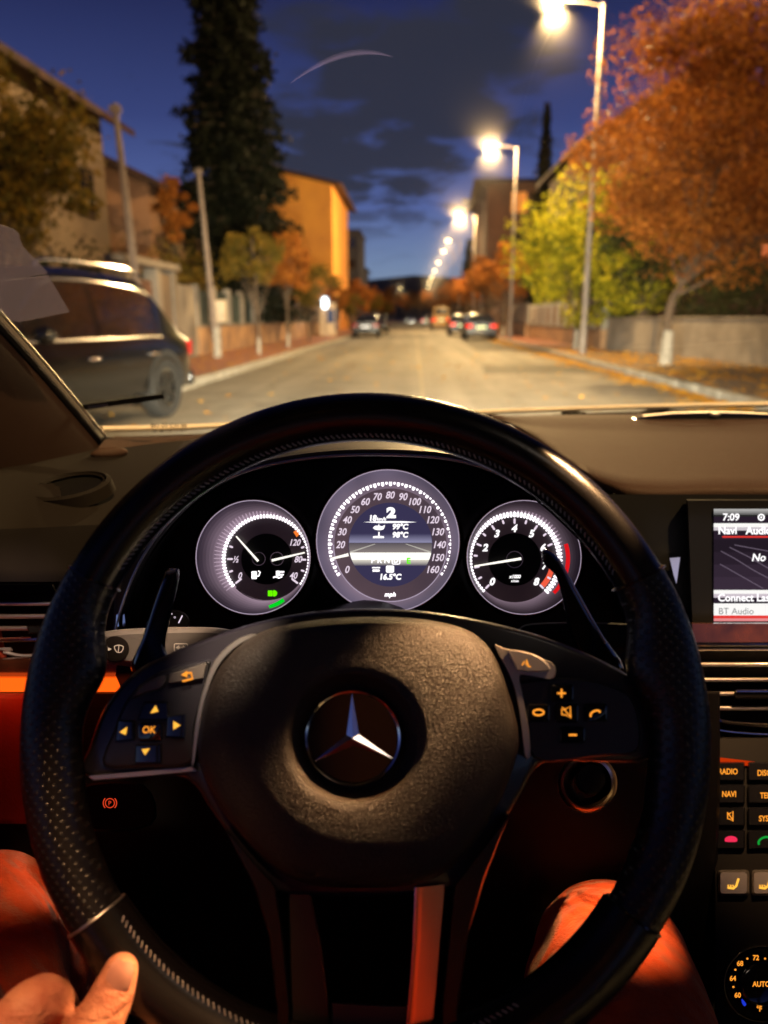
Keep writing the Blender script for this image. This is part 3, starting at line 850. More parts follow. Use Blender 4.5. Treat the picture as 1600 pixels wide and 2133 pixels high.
house('house', 'peach house with small windows between the tan house and the spruce', -20, -10.3, 31.5, 41, 6.3, 2.2, M['peach'], over=.7,
      wins=[((4.85, y, z), 1.0, 1.3, 'x', 1) for y in (2, 5, 8) for z in (1.9, 4.7)] + [((2.6, 0, 4.6), 1.0, 1.3, 'y', -1), ((-.6, 0, 4.6), 1.0, 1.3, 'y', -1)])
house('apartment_building', 'tall bright orange apartment block with a dark overhanging roof', -14.8, -6.9, 68, 84, 11.9, .9, M['orange'], over=.9, cat='building',
      wins=[((3.275, y, z), 1.2, 1.4, 'x', 1) for y in (3, 7, 11) for z in (2.4, 5.4, 8.4, 11.4)])
house('tower_block', 'dark narrow building beyond the orange block', -12.5, -8.2, 120, 134, 13.6, 0, M['greywall'], flatroof=True, cat='building', over=.2,
      wins=[((s, 0, z), 1.1, 1.3, 'y', -1) for s in (-1, 1) for z in (3, 6, 9, 12)])
house('house', 'low dark house beyond the narrow dark building', -18, -10.2, 165, 180, 11, 1.4, M['greywall'], cat='house', wins=[((1, 0, 5), 1.2, 1.4, 'y', -1)])
house('apartment_building', 'brown building on the right with one lit window', 7.4, 20, 84, 104, 14.3, 2.0, M['brownwall'], over=.7, ridge='x', cat='building',
      wins=[((-5.9, y, z), 1.3, 1.5, 'x', -1) for y in (4, 9, 14) for z in (2.6, 5.8, 9.0, 12.2)] +
           [((-3.1, 0, 12.6), 1.5, 1.9, 'y', -1, True), ((.8, 0, 12.6), 1.4, 1.6, 'y', -1), ((-3.1, 0, 9.2), 1.4, 1.6, 'y', -1), ((.8, 0, 9.2), 1.4, 1.6, 'y', -1), ((-3.1, 0, 5.6), 1.4, 1.6, 'y', -1)])
house('house', 'brown house with a sloping roof behind the orange tree on the right', 9.4, 21, 46, 58, 10.6, 3.6, M['brownwall'], over=.8,
      wins=[((-3.2, 0, z), 1.3, 1.5, 'y', -1) for z in (2.4, 5.4, 8.4)] + [((-5.8, y, z), 1.3, 1.5, 'x', -1) for y in (3, 8) for z in (2.4, 5.4, 8.4)])
# carport on the right
t = thing('carport', 'dark open carport with concrete pillars and a red roof edge behind the right wall', 'carport', (10.2, 17, 0))
for x, y in ((-.35, -3.0), (-.7, -.2), (-1.1, 2.8)):
    b = MB(); b.box((x, y, 1.35), (.38, .38, 2.7)); b.build('pillar', M['concrete'], t, local=True, bevel=.02)
b = MB(); b.box((2.4, 0, 2.86), (7.4, 8.2, .30)); b.build('roof', mat('red_oxide_roof_edge', (.38, .10, .05), .8, var=(3, (.25, .08, .05), .4, .6)), t, local=True, bevel=.02)
b = MB(); b.box((5.6, 0, 1.35), (.2, 8.0, 2.7)); b.box((2.6, 4.0, 1.35), (6.6, .2, 2.7)); b.build('back_wall', M['greywall'], t, local=True)

# ---- cars
def make_car(name, lab, cat, loc, rz, L, W, H, paint, zb=.95, hood=1.25, trunk=.9, tails='on', heads='off', detail=True, rails=False, group=None, plate='plate', boxy=0.0, chars=None):
    """nose towards +x; windscreen starts `hood` m back, rear window ends `trunk` m before the tail"""
    root = thing(name, lab, cat, loc, group, rz)
    w = W/2; xf, xr = L/2, -L/2
    xa = xf - hood; xb = xa - .75*(1-boxy*.3); xd = xr + trunk; xc = xd + (.60 if boxy < .5 else .22)
    st = [(xf, zb*.55, .80), (xf-.06, zb*.74, .88), (xf-.35, zb*.86, .95), (xa, zb+.02, 1.0)]
    NX = 30
    def prof(x):
        """(top z, cabin factor, width scale)"""
        if x > xa: t = (xf-x)/(xf-xa); top = lin(zb*.74, zb+.02, min(1, t**.55)); c = 0
        elif x > xb: t = (xa-x)/(xa-xb); top = lin(zb+.02, H-.03, t**.9); c = t
        elif x > xc: t = (xb-x)/(xb-xc); top = H - .03 + .03*math.sin(math.pi*min(1, t*1.1)) - .05*t*(1-boxy); c = 1
        elif x > xd: t = (xc-x)/(xc-xd); top = lin(H-.08+.05*boxy, zb+.06, t**1.1); c = 1-t
        else: t = (xd-x)/max(.01, (xd-xr)); top = zb+.06-.03*t; c = 0
        e = min((xf-x)/.55, 1); e2 = min((x-xr)/.4, 1)
        ws = (1-.16*(1-max(0, e))**2)*(1-.10*(1-max(0, e2))**2)
        return top, c, ws
    xs = sorted(set([xf, xf-.03, xf-.1, xf-.2, xf-.4, xf-.7, xa, xb, xc, xd, xr, xr+.03, xr+.1, xr+.25] + [lin(xr, xf, i/NX) for i in range(NX+1)]))
    rings = []
    for x in xs:
        top, c, ws = prof(x)
        end = .0
        if x > xf-.12: end = (x-(xf-.12))/.12
        if x < xr+.10: end = (xr+.10-x)/.10
        zl = lin(.26, .36, end); belt = min(zb, top)
        wh = w*ws*(1-.03*end)
        half = [(0, zl), (wh*.80, zl), (wh*.96, zl+.10), (wh, zl+.28), (wh, belt*.82), (wh*.965, belt-.02), (wh*lin(.90, .80, c), lin(top-.02, top-.10, c)) if c > 0 else (wh*.90, top-.015), (wh*lin(.72, .66, c), top), (0, top+.012)]
        if c > 0: half[5] = (wh*.955, belt)
        rings.append([(x, y, z) for y, z in half] + [(x, -y, z) for y, z in reversed(half[1:-1])])
    b = MB(); b.rings(rings, True, True, True)
    body = b.build('body', paint, root, local=True, angle=38)
    # side glass
    for s in (-1, 1):
        def sidept(x, v):
            top, c, ws = prof(x); wh = w*ws
            y0, z0 = wh*.955, zb; y1, z1 = wh*lin(.90, .80, c), lin(top-.02, top-.10, c)
            return (x, s*(lin(y0, y1, v)+.007), lin(z0, z1, v))
        segs = [(xa-.30, lin(xa, xc, .52)), (lin(xa, xc, .56), xc+.02)]
        if boxy > .4 or trunk < .7: segs.append((xc-.03, lin(xc, xd, .45)))
        for x0, x1 in segs:
            g = MB(); n = 6; lo = []; hi = []
            for i in range(n+1):
                x = lin(x0, x1, i/n); lo.append(sidept(x, .06)); hi.append(sidept(x, .90))
            g.rings([lo, hi], closed=False); g.build('side_window', M['carglass'], root, local=True)
        if detail:
            tr = MB(); tr.tube([sidept(lin(xa-.25, xc-.1, i/8), -.005) for i in range(9)], .013, 6)
            tr.tube([sidept(lin(xa-.34, xc-.1, i/8), .97) for i in range(9)], .010, 6)
            tr.build('window_trim', M['chrome'], root, local=True)
            hl = MB()
            for x in (lin(xa, xc, .47), lin(xa, xc, .93)): hl.box((x, s*(w+.012), zb*.80), (.2, .022, .028)); 
            hl.build('door_handle', M['chrome'], root, local=True, bevel=.006)
            mm = MB(); mm.ball((xa-.35, s*(w+.11), zb+.06), (.08, .12, .085), 12, 8); mm.build('wing_mirror', paint, root, local=True)
        if rails:
            r_ = MB(); r_.tube(spline([(xb-.05, s*w*.72, H-.03), (xb-.25, s*w*.74, H+.045), (xc+.3, s*w*.74, H+.03), (xc-.05, s*w*.72, H-.05)], 5), .018, 8); r_.build('roof_rail', M['chrome'], root, local=True)
    def across(x0, z0, x1, z1, f0, f1, nm):
        g = MB(); nx, nz = x1-x0, z1-z0; ln = math.hypot(nx, nz); ox, oz = -abs(nz)/ln*.010*(-1 if x0 > 0 else 1), abs(nx)/ln*.010
        lo = [(x0+ox - (.03*(1-abs(t))) * (0), t*w*f0, z0+oz) for t in (-1, -.5, 0, .5, 1)]
        hi = [(x1+ox, t*w*f1, z1+oz) for t in (-1, -.5, 0, .5, 1)]
        g.rings([lo, hi], closed=False); return g.build(nm, M['carglass'], root, local=True)
    across(xa-.03, prof(xa-.03)[0]+.012, xb+.03, prof(xb+.03)[0]+.004, .78, .62, 'windscreen')
    across(xd+.04, prof(xd+.04)[0]+.012, xc-.03, prof(xc-.03)[0]+.004, .76, .62, 'rear_window')
    # wheels
    for x in (xf-.85, xr+.82):
        for s in (-1, 1):
            r0 = .335 if H < 1.6 else .37; y = s*(w-.10)
            t_ = MB(); pr = [(r0*.62, -.10), (r0*.93, -.11), (r0, -.075), (r0, .075), (r0*.93, .11), (r0*.62, .10)]
            t_.rings([[(x + r*math.cos(2*math.pi*k/28), y + q*s, r0 + r*math.sin(2*math.pi*k/28)) for k in range(28)] for r, q in pr])
            wh_ = t_.build('wheel', M['rubber'], root, local=True)
            if detail:
                a_ = MB()
                for k in range(5):
                    an = 2*math.pi*k/5; a_.box((x + r0*.32*math.cos(an), y + s*.085, r0 + r0*.32*math.sin(an)), (r0*.6, .03, .07), Matrix.Rotation(-an, 3, 'Y'))
                a_.tube([(x + r0*.60*math.cos(2*math.pi*k/28), y + s*.09, r0 + r0*.60*math.sin(2*math.pi*k/28)) for k in range(28)], .018, 6, closed=True)
                a_.tube([(x, y+s*.06, r0), (x, y+s*.105, r0)], .05, 10)
                a_.build('rim', M['alloy'], wh_, local=True)
            ar = MB(); ar.rings([[(x + r*math.cos(math.pi*k/18), s*(w*prof(x)[2]+o_), max(.27, r0+.01 + r*math.sin(math.pi*k/18))) for k in range(19)] for r, o_ in ((r0+.01, .004), (r0+.055, .016), (r0+.085, .004))], closed=False)
            ar.build('wheel_arch', M['rubber'], root, local=True)
            dk = MB(); dk.add([(x + (r0+.03)*math.cos(math.pi*k/18), s*(w*prof(x)[2]+.003), max(.28, r0+.01 + (r0+.03)*math.sin(math.pi*k/18))) for k in range(19)], [tuple(range(19))]); 
            if False: dk.build('arch_gap', M['black'], root, local=True)
    # lights
    zt = zb*.84
    for s in (-1, 1):
        g = MB(); g.box((xr+.015, s*w*.74, zt), (.12, w*.36, .15 if H < 1.6 else .2)); g.box((xr+.10, s*w*.915, zt), (.2, .06, .14 if H < 1.6 else .2))
        g.build('tail_light', M['tail'] if tails == 'on' else M['tailoff'], root, local=True, bevel=.02)
        g = MB(); g.box((xf-.10, s*w*.72, zb*.70), (.18, w*.34, .13)); g.build('headlight', M['head'] if heads == 'on' else M['headoff'], root, local=True, bevel=.03)
    g = MB(); g.box((xr-.02, 0, .44), (.10, W*.93, .20)); g.build('rear_bumper', paint, root, local=True, bevel=.04)
    g = MB(); g.box((xf-.0, 0, .40), (.10, W*.80, .22)); g.box((xf-.02, 0, .62), (.05, W*.34, .14)); g.build('front_bumper', M['black'], root, local=True, bevel=.03)
    g = MB(); g.box((xr-.012 if H < 1.6 else xr-.03, 0, zt-.07 if H < 1.6 else zt-.02), (.022, .54, .12)); g.build('number_plate', M[plate], root, local=True, bevel=.004)
    return root
# dark estate swinging into the side street on the left
make_car('parked_car', 'dark estate car with shiny roof rails passing close on the left of the windscreen', 'car', (-4.28, 8.25, 0), R(-90-11), 4.75, 1.86, 1.74, M['carblack'],
         zb=1.0, hood=1.15, trunk=.30, tails='off', rails=True, boxy=0.0)
make_car('parked_car', 'dark hatchback with red tail lights and lit plate, nearest parked car on the right', 'car', (3.75, 46.0, 0), R(90), 4.3, 1.78, 1.46, M['carblue'], hood=1.05, trunk=.30, zb=.92)
make_car('parked_car', 'dark saloon with red tail lights just beyond the nearest parked car on the right', 'car', (3.35, 56.5, 0), R(90), 4.5, 1.78, 1.45, M['carblack'], zb=.92)
make_car('parked_car', 'black car facing us at the left kerb with a pale plate', 'car', (-3.0, 51.0, 0), R(90), 4.2, 1.72, 1.42, M['carblack'], tails='off', heads='off', zb=.9, plate='platew', detail=False)
make_car('parked_car', 'grey car at the left kerb behind the black one', 'car', (-2.9, 63.0, 0), R(-90), 4.2, 1.72, 1.45, M['cargrey'], tails='off', heads='off', detail=False)
make_car('van', 'yellow van driving off at the far right of the street', 'van', (2.9, 86.0, 0), R(90), 5.2, 1.95, 2.35, M['caryellow'], zb=1.2, hood=.7, trunk=.05, boxy=1.0, detail=False)
make_car('parked_car', 'far car with red tail lights between the yellow van and the dark saloon', 'car', (4.05, 70, 0), R(90), 4.3, 1.72, 1.45, M['carblack'], detail=False)
make_car('parked_car', 'small distant car with headlights on at the end of the street', 'car', (-.6, 150, 0), R(-90), 4.3, 1.72, 1.45, M['cargrey'], tails='off', heads='on', detail=False)
make_car('parked_car', 'distant red-lit car ahead in the right lane, farthest of the row', 'car', (2.0, 125, 0), R(90), 4.3, 1.72, 1.45, M['cargrey'], detail=False)

# ================================================================ THE CAR WE SIT IN
own = thing('car_shell', 'dark cabin around the viewer with windscreen, brown pillar and red-lit door panel', 'car', (.36, 1.0, 0))
# ---- glass
gm = bpy.data.materials.new('windscreen_glass'); gm.use_nodes = True
t = gm.node_tree; t.nodes.clear()
g1 = t.nodes.new('ShaderNodeBsdfTransparent'); g1.inputs[0].default_value = (.93, .95, .94, 1)
g2 = t.nodes.new('ShaderNodeBsdfGlossy'); g2.inputs['Roughness'].default_value = .02; g2.inputs[0].default_value = (.8, .8, .8, 1)
gg = t.nodes.new('ShaderNodeNewGeometry'); dp = t.nodes.new('ShaderNodeVectorMath'); dp.operation = 'DOT_PRODUCT'
t.links.new(gg.outputs['Normal'], dp.inputs[0]); t.links.new(gg.outputs['Incoming'], dp.inputs[1])
frv = mth(t, 'MULTIPLY_ADD', mth(t, 'POWER', mth(t, 'SUBTRACT', 1.0, mth(t, 'ABSOLUTE', dp.outputs['Value'])), 5.0), .5, .03)
g3 = t.nodes.new('ShaderNodeBsdfDiffuse'); g3.inputs[0].default_value = (.5, .5, .5, 1)
mx = t.nodes.new('ShaderNodeMixShader'); t.links.new(frv, mx.inputs[0]); t.links.new(g1.outputs[0], mx.inputs[1]); t.links.new(g2.outputs[0], mx.inputs[2])
# dust and smears on the inside
co = t.nodes.new('ShaderNodeTexCoord'); nz = t.nodes.new('ShaderNodeTexNoise'); nz.inputs['Scale'].default_value = 9; nz.inputs['Detail'].default_value = 8; nz.inputs['Roughness'].default_value = .7
t.links.new(co.outputs['Object'], nz.inputs['Vector'])
dr = ramp(t, [(.55, 0.0), (.8, .022)]); t.links.new(nz.outputs[0], dr.inputs[0])
vo = t.nodes.new('ShaderNodeTexVoronoi'); vo.inputs['Scale'].default_value = 26; t.links.new(co.outputs['Object'], vo.inputs['Vector'])
sp = ramp(t, [(.035, .30), (.07, 0.0)]); t.links.new(vo.outputs['Distance'], sp.inputs[0])
nz2 = t.nodes.new('ShaderNodeTexNoise'); nz2.inputs['Scale'].default_value = 4; t.links.new(co.outputs['Object'], nz2.inputs['Vector'])
gate = ramp(t, [(.58, 0.0), (.66, 1.0)]); t.links.new(nz2.outputs[0], gate.inputs[0])
fac = mth(t, 'ADD', dr.outputs[0], mth(t, 'MULTIPLY', sp.outputs[0], gate.outputs[0]), clamp=True)
vr_ = t.nodes.new('ShaderNodeBsdfRefraction'); vr_.inputs['IOR'].default_value = 1.007; vr_.inputs['Roughness'].default_value = .9
vq_ = t.nodes.new('ShaderNodeBsdfRefraction'); vq_.inputs['IOR'].default_value = 1/1.007; vq_.inputs['Roughness'].default_value = .9
vm_ = t.nodes.new('ShaderNodeMixShader'); vm_.inputs[0].default_value = .5; t.links.new(vr_.outputs[0], vm_.inputs[1]); t.links.new(vq_.outputs[0], vm_.inputs[2])
mv = t.nodes.new('ShaderNodeMixShader'); mv.inputs[0].default_value = .013; t.links.new(mx.outputs[0], mv.inputs[1]); t.links.new(vm_.outputs[0], mv.inputs[2])
m2 = t.nodes.new('ShaderNodeMixShader'); t.links.new(fac, m2.inputs[0]); t.links.new(mv.outputs[0], m2.inputs[1]); t.links.new(g3.outputs[0], m2.inputs[2])
oo = t.nodes.new('ShaderNodeOutputMaterial'); t.links.new(m2.outputs[0], oo.inputs[0])
M['glass'] = gm
WB = spline([V(205, 914, 1.00), V(300, 911, 1.07), V(420, 906, 1.13), V(800, 885, 1.27), V(1100, 870, 1.32), V(1600, 857, 1.34), V(2050, 868, 1.27), V(2420, 905, 1.05)], 5)
nW = len(WB)
WT = []
for i in range(nW):
    u = i/(nW-1); x = lin(-.45, 1.17, u)
    WT.append(Vector((x, .38 + .13*math.sin(math.pi*u), 1.44 + .035*math.sin(math.pi*u))))
def glass_pt(u, v):
    i = min(int(u*(nW-1)), nW-2); f = u*(nW-1) - i
    a = WB[i].lerp(WB[i+1], f); c = WT[i].lerp(WT[i+1], f)
    p = a.lerp(c, v); p.z += .035*math.sin(math.pi*v)*1.0
    return p
b = MB(); nv = 10
b.rings([[glass_pt(i/(nW-1), j/nv) for i in range(nW)] for j in range(nv+1)], closed=False)
glass = b.build('windscreen', M['glass'], own)
def ray_glass(px, py):
    """point of the glass under a photo pixel (march along the sight line), a few mm inside"""
    best = None
    d0 = (CF + CR*((px-800)/FPX) - CU*((py-1066.5)/FPX))
    for i in range(0, 61):
        for j in range(0, 61):
            p = glass_pt(i/60, j/60); q = p - CAM; k = q.dot(CF)
            ex = q.dot(CR)/k - (px-800)/FPX; ey = -q.dot(CU)/k - (py-1066.5)/FPX
            e = ex*ex + ey*ey
            if best is None or e < best[0]: best = (e, k)
    return CAM + d0*(best[1] - .006)
# frit and seals
b = MB(); b.tube([p + Vector((0, -.004, -.004)) for p in WB], .0065, 8); b.tube([glass_pt(0, k/12) + Vector((.002, -.006, -.004)) for k in range(13)], .006, 8)
b.build('glass_seal', M['black'], own)
b = MB(); b.tube([p + Vector((0, .012, .011)) for p in WB], .0042, 8)
b.build('base_light_line', mat('pale_light_line', (.62, .52, .40), .4), own)  # beige line of light at the glass base, built as a pale strip
b = MB(); b.tube([glass_pt(0, k/12) + Vector((.008, .004, .003)) for k in range(9)], .0016, 6)
b.build('glass_edge_trim', M['satin'], own)
# stickers and marks
def gl_fn(px0, py0):
    P0 = ray_glass(px0, py0); k0 = (P0-CAM).dot(CF)
    Px = ray_glass(px0+60, py0); Py = ray_glass(px0, py0+60)
    ux, uy = (Px-P0)/60, (Py-P0)/60
    nn = ux.cross(uy).normalized()
    if nn.dot(CAM-P0) < 0: nn = -nn
    return lambda x, y, h=0.0: P0 + ux*(x-px0) + uy*(y-py0) + nn*h
f = gl_fn(258, 836); b = MB(); slab(b, f, [(175, 842), (338, 820), (343, 830), (181, 852)], [(0, 0), (0, .0006)], cap0=True)
st = b.build('black_strip', M['ink'], glass)
b = MB(); poly(b, f, [(186, 844), (225, 839), (226, 844), (187, 849)], .001); b.build('strip_print', mat('strip_print', (.35, .33, .30), .7), glass)
tm = bpy.data.materials.new('grey_toll_sticker'); tm.use_nodes = True; t = tm.node_tree; t.nodes.clear()
a1 = t.nodes.new('ShaderNodeBsdfTransparent'); a2 = t.nodes.new('ShaderNodeBsdfDiffuse'); a2.inputs[0].default_value = (.26, .24, .32, 1)
a4 = t.nodes.new('ShaderNodeBsdfTranslucent'); a4.inputs[0].default_value = (.12, .11, .17, 1); ad = t.nodes.new('ShaderNodeAddShader')
t.links.new(a2.outputs[0], ad.inputs[0]); t.links.new(a4.outputs[0], ad.inputs[1])
a3 = t.nodes.new('ShaderNodeMixShader'); a3.inputs[0].default_value = .36
t.links.new(a1.outputs[0], a3.inputs[1]); t.links.new(ad.outputs[0], a3.inputs[2]); o5 = t.nodes.new('ShaderNodeOutputMaterial'); t.links.new(a3.outputs[0], o5.inputs[0])
f = gl_fn(50, 580)
b = MB(); slab(b, f, sp2([(-60, 484), (30, 490), (48, 520), (92, 562), (80, 572), (-60, 584)], 3), [(0, 0), (0, .0005)], cap0=True); b.build('sticker', tm, glass)
b = MB(); slab(b, f, [(-60, 592), (100, 574), (152, 652), (40, 672), (22, 668), (-60, 600)], [(0, 0), (0, .0005)], cap0=True); b.build('sticker', tm, glass)
f = gl_fn(350, 888); b = MB()
text(b, 'BG 03 CH 88', f, 352, 886, 9, .0006); text(b, '181 88 118 111 811', f, 352, 897, 6, .0006)
b.build('glass_print', M['ink'], glass)
# gauge reflection on the glass, painted as a pale arc before the sky
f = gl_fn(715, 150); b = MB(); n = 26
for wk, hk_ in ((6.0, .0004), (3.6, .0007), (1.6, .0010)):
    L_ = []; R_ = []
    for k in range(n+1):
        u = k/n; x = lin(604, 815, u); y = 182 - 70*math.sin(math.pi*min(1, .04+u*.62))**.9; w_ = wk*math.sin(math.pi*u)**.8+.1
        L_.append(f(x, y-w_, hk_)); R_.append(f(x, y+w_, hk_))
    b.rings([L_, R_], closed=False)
sm = bpy.data.materials.new('glass_reflection'); sm.use_nodes = True; t = sm.node_tree; t.nodes.clear()
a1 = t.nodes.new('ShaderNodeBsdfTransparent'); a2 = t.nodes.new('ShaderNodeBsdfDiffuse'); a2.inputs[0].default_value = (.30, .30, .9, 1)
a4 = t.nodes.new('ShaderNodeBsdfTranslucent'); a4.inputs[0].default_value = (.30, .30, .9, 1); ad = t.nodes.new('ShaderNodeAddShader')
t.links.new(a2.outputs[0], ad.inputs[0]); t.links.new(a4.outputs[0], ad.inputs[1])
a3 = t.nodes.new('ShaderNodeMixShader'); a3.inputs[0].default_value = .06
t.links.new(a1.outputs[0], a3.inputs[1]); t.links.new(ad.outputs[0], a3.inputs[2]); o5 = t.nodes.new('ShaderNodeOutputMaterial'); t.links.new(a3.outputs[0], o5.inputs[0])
b.build('arc_reflection', sm, glass)

# ---- shell
def shell_strip(name, A, B_, m, thick=Vector((0, 0, .03))):
    b = MB(); b.rings([[p for p in A], [p for p in B_], [p + thick for p in B_], [p + thick for p in A]], closed=False); return b.build(name, m, own)
# left pillar: a broad rounded trim below the glass edge
b = MB(); rr_ = []
for k in range(14):
    v = k/13; E = glass_pt(0, v)
    wv = lin(1.25, .9, v)
    off = [Vector((.004, -.006, -.004)), Vector((.006, -.030, -.020)), Vector((-.004, -.065*wv, -.055*wv)), Vector((-.03, -.10*wv, -.10*wv)), Vector((-.075, -.115*wv, -.135*wv)), Vector((-.14, -.09, -.14)), Vector((-.15, .0, .02)), Vector((-.02, .03, .02))]
    rr_.append([E + q for q in off])
b.rings(rr_, True, True, True)
b.build('pillar_trim', mat('brown_pillar_trim', (.018, .009, .006), .75, spec=.10, bump=(700, .3, .0006)), own, angle=60)
b = MB()
b.tube([glass_pt(1, k/8) + Vector((.03, 0, 0)) for k in range(9)], .05, 12)
b.build('pillar_trim', M['dashdark'], own)
# roof
b = MB(); rf = []
for y, dz in ((0, 0), (-.15, .045), (-.6, .07), (-1.3, .05), (-2.0, -.06)):
    rf.append([(WT[i].x, WT[i].y*(1 if y == 0 else 0) + (y+.38)*(0 if y == 0 else 1), WT[i].z + dz) for i in range(nW)])
rf2 = [[(x, y, z+.05) for x, y, z in r_] for r_ in rf]
b.rings(rf, closed=False); b.rings(rf2, closed=False)
b.build('roof', mat('dark_headliner', (.05, .045, .04), .95), own)
# bonnet
b = MB(); rr_ = []
for k in range(9):
    u = k/8; rr_.append([(lin(-.48, 1.2, i/12), lin(1.42, 2.42, u) + .12*math.sin(math.pi*i/12)*u, .90 - .17*u**1.8 - .10*abs(i/6-1)**3) for i in range(13)])
b.rings(rr_, closed=False); b.build('bonnet', M['carblack'], own, angle=60)
b = MB(); b.box((.36, 2.35, .45), (1.7, .5, .5)); b.build('front_bumper', M['carblack'], own, bevel=.1)
for x in (-.32, 1.04):
    b = MB(); b.ball((x, 2.62, .66), (.15, .06, .09), 18, 10); hl = b.build('headlight', M['head'], own)
    l = bpy.data.lights.new('headlight_beam', 'SPOT'); l.energy = BEAM_W; l.color = (1.0, .88, .64); l.spot_size = R(64); l.spot_blend = 1.0; l.shadow_soft_size = .05
    lo = bpy.data.objects.new('headlight_beam', l); COL.objects.link(lo); lo.parent = own
    lo.location = Vector((x, 2.72, .66)) - Vector(own.location); lo.rotation_euler = (R(90-8), 0, 0)
# wiper parts seen over the scuttle
t = own
b = MB()
for pxl, pyl, r_ in ((1182, 862, .008), (1200, 861, .006), (1215, 863, .005)): b.ball(V(pxl, pyl, 1.36), (r_*1.4, r_, r_), 12, 8)
b.tube([V(1150, 868, 1.36), V(1240, 864, 1.36), V(1330, 862, 1.37)], .004, 8)
b.tube(spline([V(1330, 866, 1.37), V(1375, 853, 1.38), V(1420, 860, 1.39), V(1700, 862, 1.38), V(2000, 870, 1.3)], 5), .006, 8)
b.build('wiper', M['black'], own)
# door
b = MB(); rr_ = []
for y in (-.7, -.2, .3, .62, .78):
    xx = -.375 - .03*max(0, (.3-y))
    rr_.append([(xx-.12, y, .30), (xx-.01, y, .30), (xx+.0, y, .52), (xx-.03, y, .60), (xx-.035, y, .80), (xx-.01, y, .90), (xx-.03, y, .985), (xx-.09, y, 1.0), (xx-.12, y, .99)])
b.rings(rr_, True, True, True); door = b.build('door', M['door'], own, angle=60)
b = MB(); b.box((-.39, .10, .66), (.09, .62, .05)); b.build('armrest', M['door'], door, bevel=.015)
b = MB(); b.tube([(-.402, -.5, .90), (-.386, .2, .90), (-.380, .60, .90)], .003, 8); b.build('ambient_light_strip', M['stripdim'], door)
def small_light(name, typ, parent, loc, e, col, size=.02, rot=None, sy=None):
    l = bpy.data.lights.new(name, typ); l.energy = e; l.color = col
    if typ == 'AREA':
        l.shape = 'RECTANGLE'; l.size = size; l.size_y = sy or size
    else: l.shadow_soft_size = size
    if typ == 'SPOT': l.spot_size = R(120); l.spot_blend = 1
    lo = bpy.data.objects.new(name, l); COL.objects.link(lo); lo.parent = parent
    lo.location = Vector(loc) - Vector(top_of(parent).location)
    if rot: lo.rotation_euler = rot
    return lo
small_light('door_strip_light', 'AREA', own, (-.355, .35, .88), .10, (1, .10, .01), .5, (0, R(35), R(90)), .015)
# right side and back of the cabin
b = MB(); rr_ = []
for y in (-2.0, -.7, .3, .9, 1.25):
    xx = 1.10 - .06*max(0, y-.3)
    rr_.append([(xx+.14, y, .25), (xx+.02, y, .30), (xx, y, .55), (xx+.03, y, .80), (xx+.01, y, .90), (xx+.04, y, .99), (xx+.10, y, 1.0), (xx+.14, y, .99)])
b.rings(rr_, True, True, True); b.build('door', M['dashdark'], own, angle=60)
b = MB(); b.box((.36, -1.95, .60), (1.7, .12, .85)); b.build('rear_bench', M['seat'], own, bevel=.05)
b = MB(); b.box((-.44, -1.35, .62), (.10, 1.3, .75)); b.build('rear_door', M['dashdark'], own, bevel=.02)
for x in (-.47, 1.19):
    b = MB(); b.box((x, -.62, 1.22), (.05, .16, .52), Matrix.Rotation(R(-8), 3, 'X')); b.box((x, -1.9, 1.2), (.06, .45, .5)); b.build('pillar', M['dashdark'], own, bevel=.02)
# seat
t = thing('driver_seat', 'black leather seat under the driver', 'car seat', (0, -.25, .1))
b = MB(); b.box((.02, -.05, .36), (.52, .55, .18)); b.build('cushion', M['seat'], t, bevel=.06, seg=4)
b = MB(); b.box((.02, -.50, .78), (.52, .16, .75), Matrix.Rotation(R(-14), 3, 'X')); b.build('backrest', M['seat'], t, bevel=.06, seg=4)
b = MB(); b.box((.02, -.64, 1.26), (.28, .10, .18)); b.build('headrest', M['seat'], t, bevel=.04, seg=4)
# overhead console with its amber lamp; the fill spots and glint panel are added
t = thing('overhead_console', 'overhead console with a small amber lamp above the windscreen, over the gear lever', 'lamp', (.34, .40, 1.40))
b = MB(); b.box((.34, .40, 1.437), (.20, .26, .045)); b.build('housing', M['greyplastic'], t, bevel=.015)
b = MB(); b.box((-.09, .13, 1.460), (.08, .10, .03)); b.build('housing', M['greyplastic'], t, bevel=.01)  # added housing and lens for the spots above the driver
b = MB(); b.ball((-.09, .13, 1.443), (.010, .010, .004), 12, 6); b.build('lamp_lens', M['amber_icon'], t)  # added lens for the fill spots
b = MB(); b.box((.26, .25, 1.452), (.10, .07, .012)); b.build('glint_panel', glow('warm_glint_panel', (1.0, .80, .62), 4.0), t, bevel=.003)  # added glowing panel, out of view, for the star facet to reflect
b = MB(); b.ball((.30, .505, 1.411), (.008, .008, .004), 12, 6); b.build('lamp_lens', M['amber_icon'], t)
def spot(name, parent, src, dst, e, ang, col=(1, .55, .24), r_=.008):
    lo = small_light(name, 'SPOT', parent, src, e, col, r_)
    lo.data.spot_size = R(ang); lo.data.spot_blend = 1.0
    lo.rotation_euler = (Vector(dst)-Vector(src)).to_track_quat('-Z', 'Y').to_euler()
spot('console_light', t, (.30, .505, 1.398), V(985, 1295, .41), 110, 9.5)
spot('console_light', t, (.32, .50, 1.398), V(1300, 1850, .62), 95, 11, (1, .50, .17))
spot('fill_spot', t, (-.12, .30, 1.43), V(5, 1810, .62), 20, 9, (1, .50, .17))  # added unseen spots: left knee, then stalk, left vent and left trim
spot('fill_spot', t, (-.02, .40, 1.43), V(330, 1325, .55), 34, 13, (1, .72, .48))
spot('fill_spot', t, (-.12, .30, 1.43), V(20, 1285, .69), 30, 11, (1, .70, .50))
spot('fill_spot', t, (-.02, .33, 1.43), V(478, 1358, .43), 34, 9, (1, .76, .52))
